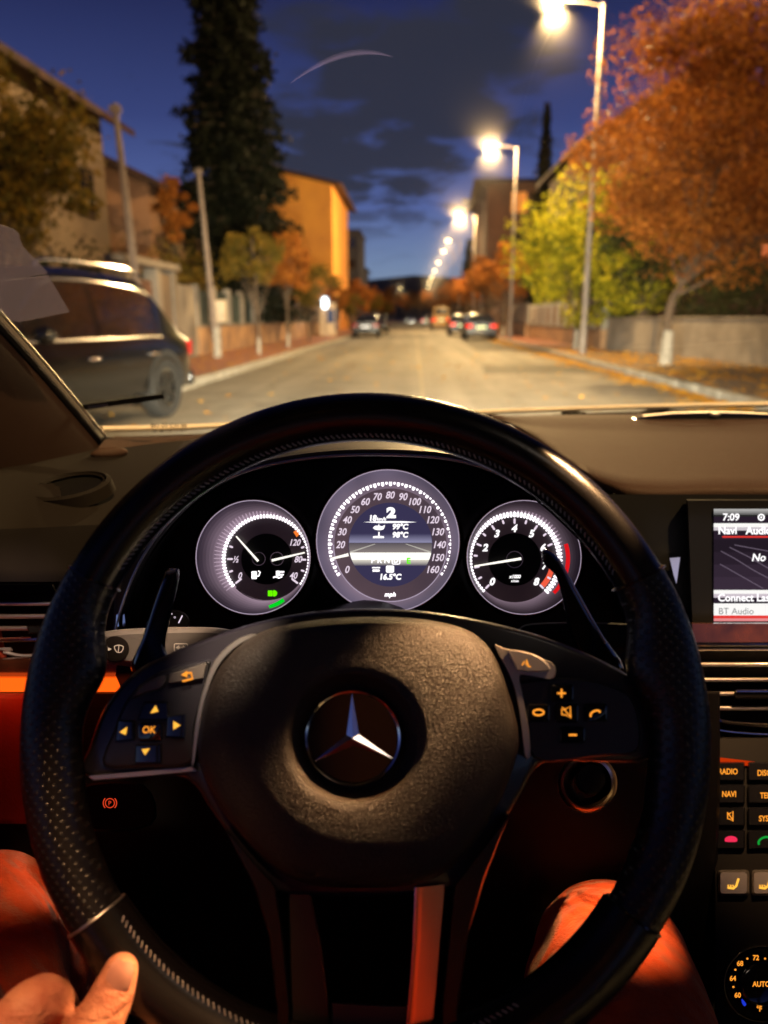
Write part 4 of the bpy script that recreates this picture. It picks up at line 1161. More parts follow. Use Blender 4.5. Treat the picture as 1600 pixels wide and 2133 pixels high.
spot('console_light', t, (.30, .505, 1.398), V(1085, 1378, .43), 40, 7)  # extra narrow beam, added to brighten the right trim
spot('console_light', t, (.34, .49, 1.398), V(1640, 1560, .74), 45, 28)  # extra beam, added so the centre vent chrome shines
spot('fill_spot', t, (-.10, .12, 1.435), V(185, 2030, .38), 15, 24, (1, .52, .24))  # added unseen spot to brighten the left hand
spot('fill_spot', t, (-.08, -.02, 1.435), (.0, -.36, .80), 10, 34, (1, .45, .18))  # added spot on the jumper, for its reflection in the spoke insert

# ================================================================ DASHBOARD
dash = thing('dashboard', 'brown leather dashboard with three white-lit round gauges, air vents and a lit display', 'dashboard', (.36, 1.0, .9))
def DF(d):            # a panel d metres ahead, facing the driver
    return lambda x, y, h=0.0: V(x, y, d - h)
# left top pad
back = [V(-300, 960, .72), V(0, 950, .86), V(100, 940, .93), V(205, 930, 1.0), V(400, 912, 1.10), V(620, 902, 1.20), V(900, 892, 1.27)]
front = [V(-300, 1112, .62), V(0, 1102, .69), V(100, 1098, .70), V(205, 1093, .72), V(400, 1088, .73), V(620, 1080, .74), V(900, 1080, .74)]
down = [V(-300, 1216, .60), V(0, 1212, .66), V(100, 1212, .67), V(205, 1210, .68), V(400, 1210, .70), V(620, 1210, .70), V(900, 1210, .70)]
def grid(cols_list, nsub=6):
    return [spline(c, nsub) for c in cols_list]
B0, F0, D0 = spline(back, 5), spline(front, 5), spline(down, 5)
rows = []
for v in [0, .15, .3, .5, .7, .85, .94, 1.0]:
    rows.append([a.lerp(c, v) + Vector((0, 0, .010*math.sin(math.pi*v))) for a, c in zip(B0, F0)])
for v in (.06, .15, .4, 1.0):
    rows.append([a.lerp(c, v) + Vector((0, -.010*math.sin(math.pi*min(1, v*2)), 0)) for a, c in zip(F0, D0)])
b = MB(); b.rings(rows[:8], closed=False); b.build('dash_pad', M['dashdark'], dash, angle=70)
b = MB(); b.rings(rows[7:], closed=False); b.build('left_fascia', mat('dead_matt_black', (.004, .003, .003), .9, spec=.05), dash, angle=70)
b = MB(); Bs = spline([V(205, 940, .965), V(300, 938, 1.02), V(420, 930, 1.08), V(700, 910, 1.2)], 6)
b.rings([[p + Vector((0, 0, .004)) for p in Bs], [p + Vector((0, .02, .011)) for p in Bs], [p + Vector((0, .06, .010)) for p in Bs], [p+Vector((0, .09, .0)) for p in Bs]], closed=False)
b.build('demister_strip', M['dash'], dash)
# corner plug
b = MB(); b.ball(V(228, 944, .93), (.022, .008, .008), 12, 8, Matrix.Rotation(R(30), 3, 'Z')); b.build('corner_cap', M['dash'], dash)
# round tweeter grille
C0 = V(147, 1019, .775); tl = Matrix.Rotation(R(13), 3, 'X') @ Matrix.Rotation(R(-6), 3, 'Y')
def cc(r, z=0, n=40, ex=1.0): return [C0 + tl @ Vector((r*math.cos(2*math.pi*k/n), r*.80*math.sin(2*math.pi*k/n), z)) for k in range(n)]
b = MB(); b.rings([cc(.0435, -.008), cc(.042, .004), cc(.038, .006), cc(.0355, .003), cc(.035, -.004)]); b.build('round_vent', M['dashdark'], dash)
b = MB(); b.rings([cc(.034, .001), cc(.02, -.001), cc(.001, -.001)])
b.build('grille', M['black'], dash)
b = MB(); b.tube(cc(.0345, .0035), .0011, 6, closed=True); b.build('grille_ring', M['dashdark'], dash)
# right top pad
backR = [V(1000, 884, 1.24), V(1090, 878, 1.29), V(1300, 874, 1.32), V(1600, 873, 1.32), V(2050, 880, 1.25), V(2400, 915, 1.05)]
frontR = [V(1075, 894, 1.16), V(1180, 958, .95), V(1262, 1002, .86), V(1350, 1018, .83), V(1600, 1016, .83), V(2400, 1040, .80)]
B1, F1 = spline(backR, 8), spline(frontR, 8)
rows = []
for v in [0, .12, .25, .34, .40, .5, .65, .8, .92, 1.0]:
    lift = .012*math.sin(math.pi*v) + (.010 if v < .30 else (.004 if v < .36 else 0))
    rows.append([a.lerp(c, v) + Vector((0, 0, lift)) for a, c in zip(B1, F1)])
rows.append([p + Vector((0, -.004, -.004)) for p in F1]); rows.append([p + Vector((0, -.002, -.013)) for p in F1]); rows.append([p + Vector((0, .02, -.016)) for p in F1])
b = MB(); b.rings(rows, closed=False); b.build('dash_pad', M['dash'], dash, angle=70)
b = MB(); b.tube([p + Vector((0, -.005, -.017)) for p in F1], .0035, 8); b.build('edge_piping', M['dashdark'], dash)
b = MB(); b.tube([p + Vector((0, -.012, -.024)) for p in F1[4:]], .0016, 6); b.build('edge_trim', M['satin'], dash)
b = MB()
for k in range(4, len(F1)-1):
    for q in (.1, .4, .7):
        p = F1[k].lerp(F1[k+1], q) + Vector((0, -.001, -.010)); b.ball(p, (.0028, .0008, .0011), 6, 4)
b.build('stitching', M['dashdark'], dash)
# centre speaker lens on the pad
b = MB(); slab(b, lambda x, y, h=0: V(x, y, 1.20 - h), sp2([(1322, 878), (1340, 868), (1400, 862), (1480, 860), (1600, 862), (1700, 870), (1702, 880), (1500, 884)], 4), [(0, -.02), (0, 0), (3, .004)])
b.build('speaker_cover', M['gloss'], dash)
b = MB(); b.tube([V(1340, 866, 1.195), V(1400, 860, 1.195), V(1480, 858, 1.195), V(1560, 860, 1.195), V(1600, 862, 1.195)], .0012, 6); b.ball(V(1490, 863, 1.19), (.008, .003, .003), 10, 6); b.build('speaker_trim', M['satin'], dash)

# binnacle hood
arc = spline([V(235, 1330, .60), V(262, 1230, .60), V(310, 1130, .605), V(395, 1035, .61), V(500, 975, .615), V(640, 944, .62), V(800, 936, .62), V(960, 950, .62), V(1085, 1000, .62), V(1190, 1085, .61), V(1290, 1200, .61), V(1345, 1330, .61)], 6)
nA = len(arc)
top_b = [V(lin(250, 1180, i/(nA-1)), 905 - 22*math.sin(math.pi*i/(nA-1)), 1.05) - Vector((0, 0, .045*abs(2*i/(nA-1)-1)**3)) for i in range(nA)]
rows = [[p + Vector((0, .05, -.012)) for p in arc], [p + Vector((0, .0, -.006)) for p in arc], arc]
for v in (.03, .12, .3, .55, .8, 1.0):
    rows.append([a.lerp(c, v) + Vector((0, 0, .012*math.sin(math.pi*v))) for a, c in zip(arc, top_b)])
b = MB(); b.rings(rows, closed=False); b.build('gauge_hood', M['leather'], dash, angle=70)
b = MB(); b.tube([p + Vector((0, -.002, -.004)) for p in arc], .0011, 6); b.build('hood_trim', M['satin'], dash)
# cluster back
f = DF(.675); b = MB(); slab(b, f, sp2([(250, 1330), (300, 1130), (420, 1010), (640, 930), (800, 915), (980, 930), (1150, 1020), (1290, 1180), (1350, 1340), (1300, 1460), (800, 1480), (300, 1460)], 4), [(0, -.03), (0, 0)])
b.build('gauge_panel', M['black'], dash)
b = MB(); rr_ = []
for i in range(nA):
    p = arc[i]; q = p - CAM; k = q.dot(CF); px_, py_ = 800+q.dot(CR)/k*FPX, 1066.5-q.dot(CU)/k*FPX
    rr_.append((p + Vector((0, .012, -.010)), V(800+(px_-800)*.97, 1140+(py_-1140)*.96, .674)))
b.rings([[a for a, c in rr_], [c for a, c in rr_]], closed=False); b.build('gauge_tunnel', M['black'], dash)

def arcpts(cx, cy, r, a0, a1, n):
    return [(cx + r*math.cos(R(lin(a0, a1, k/n))), cy - r*math.sin(R(lin(a0, a1, k/n)))) for k in range(n+1)]
def dial_mat(name, c0, c1):
    m = bpy.data.materials.new(name); m.use_nodes = True; t = m.node_tree; bb = t.nodes['Principled BSDF']
    bb.inputs['Base Color'].default_value = (.03, .025, .03, 1); bb.inputs['Roughness'].default_value = .35; bb.inputs['Emission Strength'].default_value = 1
    co = t.nodes.new('ShaderNodeTexCoord'); n = t.nodes.new('ShaderNodeTexNoise'); n.inputs['Scale'].default_value = 22; n.inputs['Detail'].default_value = 1
    t.links.new(co.outputs['Object'], n.inputs['Vector']); rp = ramp(t, [(.3, c0), (.7, c1)]); t.links.new(n.outputs[0], rp.inputs[0]); t.links.new(rp.outputs[0], bb.inputs['Emission Color'])
    return m
M['ringlit'] = dial_mat('backlit_gauge_ring', (.022, .015, .024), (.105, .070, .095))
M['ringdim'] = dial_mat('dim_gauge_ring', (.010, .006, .009), (.050, .030, .042))
M['ringviolet'] = dial_mat('violet_gauge_ring', (.060, .045, .075), (.19, .14, .20))
M['dialdark'] = dial_mat('dark_gauge_face', (.008, .004, .006), (.018, .010, .012))
M['facelit'] = dial_mat('lit_gauge_face', (.060, .040, .055), (.10, .062, .075))
M['ringedge'] = glow('gauge_edge_light', (.55, .45, .60), .8)
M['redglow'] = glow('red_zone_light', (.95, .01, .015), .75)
M['redbar'] = glow('red_bar_light', (1.0, .12, .06), .9)
M['orangebar'] = glow('orange_mark_light', (1.0, .22, .03), 1.0)
M['lcdblue'] = glow('screen_blue', (.040, .034, .085), 1.0)
M['lcdhorizon'] = glow('screen_horizon', (.20, .20, .36), 1.0)
M['lcdroad'] = glow('screen_road', (.20, .17, .17), 1.0)
M['lcdroad2'] = glow('screen_road_dark', (.09, .075, .085), 1.0)
M['lcdverge'] = glow('screen_verge', (.50, .47, .42), 1.0)
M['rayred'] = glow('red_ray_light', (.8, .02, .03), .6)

def gauge(name, cx, cy, r, ix, iy, ir_out):
    """outer dish r at cx,cy; inner dial ir_out at ix,iy, 12 mm deeper"""
    f = DF(.668); root_ = None
    # bezel ring, its orange reflection put into the metal colour
    bz = MB(); bz.rings([[f(x, y, h) for x, y in circ(cx, cy, rr, 72)] for rr, h in ((r+10, .001), (r+8, .014), (r+4, .022), (r+1, .024), (r, .020))])
    root_ = bz.build(name, M['bezel_orange'], dash)
    return root_, f
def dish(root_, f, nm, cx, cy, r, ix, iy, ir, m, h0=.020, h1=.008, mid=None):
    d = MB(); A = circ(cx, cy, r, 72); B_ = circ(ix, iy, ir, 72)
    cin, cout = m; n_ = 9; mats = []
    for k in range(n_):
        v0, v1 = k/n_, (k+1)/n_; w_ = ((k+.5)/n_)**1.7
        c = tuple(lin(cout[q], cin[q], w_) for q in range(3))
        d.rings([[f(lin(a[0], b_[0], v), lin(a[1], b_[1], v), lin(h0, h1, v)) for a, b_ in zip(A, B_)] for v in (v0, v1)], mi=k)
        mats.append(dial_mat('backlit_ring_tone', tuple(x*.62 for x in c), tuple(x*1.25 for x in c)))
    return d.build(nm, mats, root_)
def disc(root_, f, nm, cx, cy, r, h, m):
    d = MB(); d.add([f(x, y, h) for x, y in circ(cx, cy, r, 72)], [tuple(range(72))]); return d.build(nm, m, root_)
def ring_line(root_, f, nm, cx, cy, r, w, h, m, a0=0, a1=360):
    d = MB(); stroke(d, f, arcpts(cx, cy, r, a0, a1, 72), w, h); return d.build(nm, m, root_)
def ticks(root_, f, nm, cx, cy, angs, r0, r1, w, h, m, ray=0, skip=None, raym=None):
    d = MB(); rd = MB()
    for k, (a, rr0, rr1, ww) in enumerate(angs):
        c, s = math.cos(R(a)), math.sin(R(a))
        pts = []
        for q in range(5):      # rounded ends
            t = R(-90 + 45*q); pts.append((rr1-ww/2 + ww/2*math.cos(t), ww/2*math.sin(t)))
        for q in range(5):
            t = R(90 + 45*q); pts.append((rr0+ww/2 + ww/2*math.cos(t), ww/2*math.sin(t)))
        poly(d, f, [(cx + u*c - v*s, cy - (u*s + v*c)) for u, v in pts], h)
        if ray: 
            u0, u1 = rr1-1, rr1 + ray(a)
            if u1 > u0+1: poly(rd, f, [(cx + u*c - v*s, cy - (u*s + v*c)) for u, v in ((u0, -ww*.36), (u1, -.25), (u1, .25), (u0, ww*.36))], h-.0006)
    o1 = d.build(nm, m, root_)
    if rd.v: rd.build('light_rays', raym or M['ray'], root_)
    return o1
def needle(root_, f, x0, y0, x1, y1, w, h, m=None):
    d = MB(); v = Vector((x1-x0, y1-y0)).normalized(); n_ = Vector((-v.y, v.x))
    for hh in (0,):
        pts = [(x0+n_.x*w/2, y0+n_.y*w/2), (x0-n_.x*w/2, y0-n_.y*w/2), (x1-n_.x*w*.3, y1-n_.y*w*.3), (x1+n_.x*w*.3, y1+n_.y*w*.3)]
        slab(d, f, pts, [(0, h), (0, h+.0012)])
    return d.build('needle', m or M['needle'], root_)

# --- speedometer
SX, SY = 813.5, 1134.5
rt, f = gauge('speedometer', 808, 1127, 149, 0, 0, 0)
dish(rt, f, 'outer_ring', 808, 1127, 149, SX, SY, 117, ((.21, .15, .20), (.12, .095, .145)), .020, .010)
ring_line(rt, f, 'ring_edge', 808, 1127, 148.2, 1.5, .0215, M['ringedge'])
ring_line(rt, f, 'ring_edge', SX, SY, 118.5, 1.6, .0118, M['ringedge'], 180, 360)
disc(rt, f, 'dial_face', SX, SY, 120, .0085, M['facelit'])
ticks(rt, f, 'tick_marks', SX, SY-1, [(210-3.75*k, (121 if k % 2 == 0 else 124), (135 if k % 2 == 0 else 133), (6.4 if k % 2 == 0 else 4.4)) for k in range(65)], 0, 0, 0, .0135, M['white_tick'],
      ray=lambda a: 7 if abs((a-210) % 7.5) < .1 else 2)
d = MB()
for k in range(17):
    if k == 1: continue
    a = R(210 - 15*k); text(d, str(k*10), f, SX + 103.5*math.cos(a), SY - 103.5*math.sin(a), 14.0, .0095, italic=.22, off=.018, wide=.88)
d.build('numerals', M['white_dim'], rt)
d = MB(); text(d, 'mph', f, SX, 1238, 9, .0095, italic=.25, off=.03); d.build('unit_lettering', M['white_tick'], rt)
# round screen
h = .0098
disc(rt, f, 'display', SX, 1134.5, 87.5, h, M['lcdblue'])
def chord(y): return math.sqrt(max(0, 86.5**2 - (y-1134.5)**2))
def band(m, y0, y1, hh, n=6, nm='display_band'):
    d = MB(); L_ = []; 
    d.rings([[f(SX - chord(lin(y0, y1, k/n)), lin(y0, y1, k/n), hh) for k in range(n+1)], [f(SX + chord(lin(y0, y1, k/n)), lin(y0, y1, k/n), hh) for k in range(n+1)]], closed=False)
    return d.build(nm, m, rt)
def gband(c0, c1, y0, y1, hh, nm):
    n = 8
    for k in range(n):
        t_ = (k+.5)/n; band(glow('screen_tone', tuple(lin(a, c, t_) for a, c in zip(c0, c1)), 1.0), lin(y0, y1, k/n), lin(y0, y1, (k+1)/n), hh, 3, 'display_tone')
gband((.042, .036, .09), (.28, .27, .42), 1112, 1130.5, h+.0004, 'sky')
gband((.10, .085, .10), (.26, .22, .21), 1131, 1151, h+.0004, 'road')
d = MB()
for s in (-1, 1): poly(d, f, [(SX+s*30, 1133), (SX+s*34, 1133), (SX+s*85, 1149), (SX+s*84, 1152), (SX+s*78, 1150)], h+.0008)
d.build('display_lane', M['lcdverge'], rt)
band(glow('screen_bright', (1.0, .97, .88), 1.25), 1151, 1166, h+.0004)
gband((.75, .70, .60), (.10, .085, .12), 1166, 1178, h+.0004, 'fade')
d = MB(); hh = h+.0012
text(d, '2', f, SX+1.5, 1068, 19, hh, off=.07, wide=1.25); text(d, '18', f, 778, 1079, 11, hh, italic=.1, off=.05); text(d, 'km/h', f, 795, 1081, 6.5, hh, italic=.1, off=.04)
poly(d, f, [(757, 1087.5), (790, 1085.5), (840, 1085.5), (869, 1087.5), (840, 1089.5), (790, 1089.5)], hh)
text(d, '99°C', f, 834, 1097, 10.5, hh, italic=.15, off=.05); text(d, '98°C', f, 834, 1114, 10.5, hh, italic=.15, off=.05)
poly(d, f, sp2([(777, 1100), (782, 1095), (788, 1095), (789, 1090), (791, 1095), (797, 1096), (802, 1093), (800, 1101), (795, 1104), (784, 1104)], 2), hh)
poly(d, f, [(788, 1108), (791, 1108), (791, 1116), (800, 1117), (800, 1121), (777, 1121), (777, 1117), (788, 1116)], hh)
text(d, 'P R N', f, 793, 1167, 11, hh, italic=.1, off=.035)
stroke(d, f, rrect(817, 1160, 833, 1175, 2, 2), 2.2, hh, True); text(d, 'D', f, 825, 1167.5, 9, hh, off=.05)
poly(d, f, rrect(775, 1181, 792, 1184, 1, 2), hh); poly(d, f, rrect(776, 1186, 791, 1191, 1, 2), hh)
poly(d, f, rrect(804, 1178, 821, 1193, 3, 3), hh); text(d, '16.5°C', f, SX+1, 1201.5, 11, hh, italic=.12, off=.05)
d.build('display_text', M['lcdtext'], rt)
d = MB(); text(d, 'E', f, 851.5, 1168, 11, hh, off=.05); d.build('display_eco_mark', M['green_icon'], rt)
v = Vector((math.cos(R(193.4)), -math.sin(R(193.4))))
needle(rt, f, SX+v.x*90, SY+v.y*90, SX+v.x*127, SY+v.y*127, 6.5, .0150)
# --- left gauge
LX, LY = 555.5, 1164.5
rt, f = gauge('fuel_and_temperature_gauge', 527, 1161, 119, 0, 0, 0)
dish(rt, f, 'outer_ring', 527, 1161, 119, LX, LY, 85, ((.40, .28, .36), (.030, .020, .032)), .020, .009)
ring_line(rt, f, 'ring_edge', 527, 1161, 118.4, 1.5, .0215, M['ringedge'])
disc(rt, f, 'dial_face', LX, LY, 86, .0095, M['dialdark'])
disc(rt, f, 'dial_centre', LX, LY, 53, .0099, M['black'])
d = MB(); stroke(d, f, arcpts(LX, LY+2, 87, 222, 318, 30), 5, .0098); d.build('lower_fill', M['dialdark'], rt)
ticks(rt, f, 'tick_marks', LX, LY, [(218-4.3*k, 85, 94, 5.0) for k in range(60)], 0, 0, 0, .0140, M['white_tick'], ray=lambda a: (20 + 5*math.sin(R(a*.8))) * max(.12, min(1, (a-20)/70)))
ticks(rt, f, 'scale_marks', LX, LY, [(a, r0, 83, 4) for a, r0 in ((218, 66), (199, 74), (180, 70), (161, 74), (-38, 66), (-18, 75), (-1, 71), (18, 75))], 0, 0, 0, .0105, M['white_dim'])
for nm_, lst in (('fuel_numerals', (('0', 500.5, 1199), ('½', 492, 1165))), ('temperature_numerals', (('120', 616, 1130), ('80', 622, 1165), ('40', 612, 1199)))):
    d = MB()
    for s_, x, y in lst: text(d, s_, f, x, y, 12.5, .0105, italic=.25, off=.02, wide=.85)
    d.build(nm_, M['white_dim'], rt)
d = MB()
poly(d, f, rrect(524, 1190, 535, 1206, 1.5, 2), .0105); stroke(d, f, [(535, 1200), (539, 1200), (542, 1192), (538, 1189)], 2.5, .0105)
poly(d, f, rrect(575, 1189, 583, 1200, 1.5, 2), .0105); stroke(d, f, [(569, 1203), (575, 1201), (581, 1204), (588, 1201)], 3, .0105); stroke(d, f, [(583, 1191), (592, 1191)], 3, .0105); stroke(d, f, [(583, 1197), (591, 1197)], 3, .0105)
d.build('pictograms', M['white_tick'], rt)
d = MB(); poly(d, f, rrect(558, 1230, 568, 1242, 1, 2), .0105); poly(d, f, sp2([(569, 1230), (575, 1231), (577.5, 1236), (575, 1241), (569, 1242)], 3), .0105); d.build('headlamp_symbol', M['green_icon'], rt)
d = MB(); stroke(d, f, arcpts(527, 1161, 109, 288, 306, 10), 8, .0165); d.build('green_glow_arc', glow('green_glow', (.0, .75, .02), .9), rt)  # green glow on the ring, put in as an emissive arc
d = MB(); poly(d, f, [(611, 1108), (618, 1104), (624, 1113), (618, 1119)], .0108); d.build('orange_mark', M['orangebar'], rt)
for hx in (539, 577): ring_line(rt, f, 'hub_ring', hx, 1164, 13.5, 1.4, .0112, M['ringlit'])
needle(rt, f, 538, 1169, 492, 1117, 5, .0150); needle(rt, f, 566, 1167.5, 635, 1151, 5, .0150)
# --- rev counter
TX, TY = 1072, 1165.5
rt, f = gauge('rev_counter', 1092, 1161, 119, 0, 0, 0)
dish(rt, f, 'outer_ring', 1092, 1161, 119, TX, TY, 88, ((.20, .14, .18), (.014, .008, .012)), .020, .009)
ring_line(rt, f, 'ring_edge', 1092, 1161, 118.4, 1.3, .0215, M['ringedge'])
disc(rt, f, 'dial_face', TX, TY, 90, .0095, M['dialdark'])
disc(rt, f, 'dial_centre', TX, TY, 55, .0099, M['black'])
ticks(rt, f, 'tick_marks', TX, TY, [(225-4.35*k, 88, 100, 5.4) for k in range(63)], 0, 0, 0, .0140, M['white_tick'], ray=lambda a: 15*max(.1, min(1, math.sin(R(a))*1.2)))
ticks(rt, f, 'scale_marks', TX, TY, [(225-16.875*k, (74 if k % 2 == 0 else 77), 86, 4.2) for k in range(17)], 0, 0, 0, .0105, M['white_dim'])
d = MB()
for k in (0, 2, 3, 4, 5, 6, 7, 8):
    a = R(225 - 33.75*k); text(d, str(k), f, TX + 65*math.cos(a), TY - 65*math.sin(a), 14, .0105, italic=.25, off=.045)
text(d, 'x1000', f, 1073, 1201, 7, .0105, italic=.2, off=.04, wide=.9); text(d, 'r/min', f, 1073, 1210, 5, .0105, italic=.2, off=.03)
d.build('numerals', M['lcdtext'], rt)
d = MB(); stroke(d, f, arcpts(TX, TY, 80, -43, -12, 10), 11, .0104); d.build('red_zone_bar', M['redbar'], rt)
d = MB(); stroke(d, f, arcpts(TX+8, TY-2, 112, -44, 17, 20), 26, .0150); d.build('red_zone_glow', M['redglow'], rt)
ring_line(rt, f, 'hub_ring', TX, TY, 17, 1.6, .0112, M['ringlit'])
needle(rt, f, TX+14, TY-2, TX-84, TY+14, 5.5, .0150)

# left fascia, vent, trim
f = DF(.70)
b = MB(); slab(b, DF(.735), [(-350, 1205), (320, 1205), (330, 1380), (-350, 1400)], [(0, -.02), (0, 0)]); b.build('vent_box', M['black'], dash)
vt = MB(); slab(vt, f, [(-350, 1216), (110, 1216), (118, 1234), (-350, 1240)], [(0, -.02), (0, 0), (3, .003)])
va = vt.build('air_vent', M['dashdark'], dash)
for y in (1257, 1284, 1309):
    b = MB(); slab(b, f, [(-330, y-5), (120, y-5), (120, y+4), (-330, y+5)], [(0, -.02), (0, 0), (4, .003)]); b.tube([f(-330, y, .002), f(120, y, .002)], .0021, 10); b.build('vent_slat', M['slat'], va)
b = MB(); b.tube([f(-330, 1336, 0), f(20, 1333, 0), f(90, 1331, 0), f(150, 1318, 0)], .0022, 8); b.build('vent_slat', M['chrome'], va)
b = MB(); b.tube(spline([f(-330, 1365, 0), f(0, 1352, 0), f(8, 1358, 0), f(60, 1366, 0), f(150, 1350, 0)], 5), .0016, 8); b.build('vent_rim', M['satin'], va)
b = MB(); slab(b, f, [(55, 1304), (110, 1304), (110, 1320), (60, 1320)], [(0, -.004), (0, .006), (3, .009)]); b.build('vent_thumb_tab', M['black'], va)
# walnut trim strip, glow strip under it
b = MB(); slab(b, DF(.69), [(-350, 1375), (560, 1362), (560, 1412), (-350, 1412)], [(0, -.02), (0, 0), (5, .006)]); b.build('wood_trim', M['trim'], dash)
b = MB(); slab(b, DF(.705), [(-350, 1412), (700, 1412), (700, 1442), (-350, 1442)], [(0, -.01), (0, 0)]); b.build('ambient_light_strip', M['strip'], dash)
b = MB(); slab(b, DF(.70), [(-350, 1441), (1500, 1441), (1500, 1640), (1480, 2400), (-350, 2400)], [(0, -.05), (0, 0), (6, .004)]); b.build('lower_panel', M['black'], dash)
b = MB(); slab(b, DF(.694), rrect(-345, 1444, 74, 1716, 14), [(0, -.01), (0, 0), (5, .003), (11, .005)]); b.build('red_lit_panel', M['door'], dash)  # red piece added to carry the red glow on the black panel
small_light('dash_strip_light', 'AREA', dash, V(20, 1425, .665), .045, (1, .09, .01), .22, (R(20), 0, 0), .01)
# light switch dial, key slot marks
b = MB()
fs = DF(.60)
slab(b, fs, circ(362, 1296, 34, 28, 26), [(0, -.02), (0, 0), (3, .004)]); sw = b.build('light_switch', M['black'], dash)
b = MB()
for k in range(9):
    a = R(100+20*k); stroke(b, fs, [(362+20*math.cos(a), 1296-16*math.sin(a)), (362+24*math.cos(a), 1296-19*math.sin(a))], 2, .0045)
text(b, 'o', fs, 364, 1285, 6, .0045); stroke(b, fs, [(380, 1282), (372, 1298)], 2.5, .0045); b.build('switch_marks', M['white_dim'], sw)
b = MB(); poly(b, fs, [(346, 1270), (356, 1273), (351, 1278)], .0045); b.build('switch_red_mark', M['red_icon'], sw)
b = MB()
for x0 in (240, 254): slab(b, DF(.60), [(x0, 1306), (x0+9, 1306), (x0+6, 1278), (x0+1, 1280)], [(0, -.004), (0, 0), (1.5, .002)])
b.build('switch_chrome', M['chrome'], dash)
# stalks
f = DF(.545)
b = MB(); slab(b, f, sp2([(203, 1350), (208, 1325), (225, 1314), (300, 1308), (420, 1306), (480, 1312), (510, 1330), (500, 1380), (380, 1395), (240, 1385), (212, 1372)], 5), [(0, -.03), (0, 0), (4, .007), (12, .010)])
sk = b.build('turn_signal_stalk', M['greyplastic'], dash)
b = MB(); slab(b, f, circ(240, 1352, 30, 26, 28), [(0, .009), (2, .0115), (8, .012)]); b.build('stalk_end', M['dashdark'], sk)
b = MB()
stroke(b, f, sp2([(238, 1347), (247, 1344), (257, 1347), (253, 1358), (243, 1358)], 2), 1.6, .0125, True); stroke(b, f, [(248, 1343), (246, 1360)], 1.5, .0125); poly(b, f, [(225, 1348), (233, 1352), (225, 1356)], .0125)
ps_ = mat('pale_symbol', (.6, .55, .5), .6); b.build('wiper_symbol', ps_, sk); b = MB()
stroke(b, f, rrect(363, 1341, 391, 1357, 3, 3), 1.8, .0108, True); poly(b, f, [(366, 1349), (373, 1344), (373, 1347), (376, 1347), (376, 1351), (373, 1351), (373, 1354)], .0108); poly(b, f, [(388, 1349), (381, 1344), (381, 1347), (378, 1347), (378, 1351), (381, 1351), (381, 1354)], .0108)
b.build('indicator_symbol', ps_, sk)
b = MB(); slab(b, f, sp2([(1085, 1305), (1150, 1296), (1300, 1298), (1330, 1310), (1320, 1350), (1200, 1370), (1100, 1340)], 4), [(0, -.03), (0, 0), (4, .006), (12, .008)])
b.build('selector_stalk', M['dashdark'], dash)
# steering column
b = MB(); c0, c1 = V(750, 1500, .50), V(760, 1420, .70)
ax = (c1-c0).normalized(); ux = CR; uy = ax.cross(ux).normalized()
b.rings([[c + (ux*math.cos(a)*rx + uy*math.sin(a)*ry) for a in [2*math.pi*k/32 for k in range(32)]] for c, rx, ry in ((c0, .055, .05), (c0+ax*.01, .072, .062), (c1, .085, .08))], True, True, True)
b.build('column_shroud', M['black'], dash)
# ignition ring
b = MB(); f = DF(.60)
b.rings([[f(x, y, h) for x, y in circ(1224, 1632, r, 48)] for r, h in ((62, -.03), (60, .006), (56, .011), (50, .012), (45, .008), (40, -.004), (30, -.012))])
ig = b.build('ignition_ring', mat('brushed_bronze_ring', (.75, .62, .5), .28, 1.0), dash)
b = MB(); slab(b, f, circ(1232, 1622, 34, 32), [(0, -.012), (0, .006), (5, .010)]); b.build('start_button', M['black'], ig)
# parking brake lever
b = MB(); f = DF(.62); slab(b, f, sp2([(165, 1640), (300, 1635), (315, 1720), (160, 1725)], 4), [(0, -.02), (0, 0), (5, .005)]); pk = b.build('parking_brake_release', M['black'], dash)
b = MB(); stroke(b, f, circ(229, 1673, 9.5, 24), 1.8, .0058, True); text(b, 'P', f, 229, 1673, 9, .0058)
for s in (-1, 1): stroke(b, f, [(229+s*(14*math.cos(R(a))), 1673+14*math.sin(R(a))) for a in range(-45, 46, 15)], 2, .0058)
b.build('brake_symbol', M['red_icon'], pk)

# right fascia and screen
f = DF(.79)
b = MB(); slab(b, f, [(1240, 1030), (2100, 1030), (2100, 1300), (1240, 1318)], [(0, -.02), (0, 0)]); b.build('centre_fascia', M['black'], dash)
f = DF(.775)
b = MB(); slab(b, f, [(1430, 1040), (1986, 1040), (1992, 1302), (1440, 1302)], [(0, -.012), (0, 0), (4, .004), (40, .003)]); sc = b.build('display_screen', M['black'], dash)
h = .0045
def srect(nm, x0, y0, x1, y1, m, hh=h):
    b = MB(); poly(b, f, [(x0, y0), (x1, y0), (x1, y1), (x0, y1)], hh); return b.build(nm, m, sc)
srect('screen_image', 1487, 1060, 1942, 1292, glow('screen_dark', (.022, .013, .024), 1.0))
for k in range(4): srect('screen_bar', 1487, 1060+4*k, 1942, 1064+4*k, glow('screen_tone', tuple(lin(.42, .02, k/3)*c for c in (1, .98, .95)), 1), h+.0004)
srect('screen_bar', 1487, 1090, 1942, 1098, M['lcdwhite'], h+.0004)
srect('screen_bar', 1487, 1098, 1942, 1105, glow('screen_tone', (.62, .56, .60), 1), h+.0004)
srect('screen_line', 1505, 1116.5, 1942, 1120, M['lcdred'], h+.0004)
for y0, c in ((1124, .016), (1150, .022), (1176, .032), (1202, .040)): srect('screen_tone', 1487, y0, 1942, y0+26, glow('screen_tone', (c, c*.62, c*1.05), 1), h+.0002)
srect('screen_bar', 1487, 1229, 1942, 1237, M['lcdwhite'], h+.0004)
srect('screen_bar', 1487, 1237, 1942, 1245, glow('screen_tone', (.60, .52, .58), 1), h+.0004)
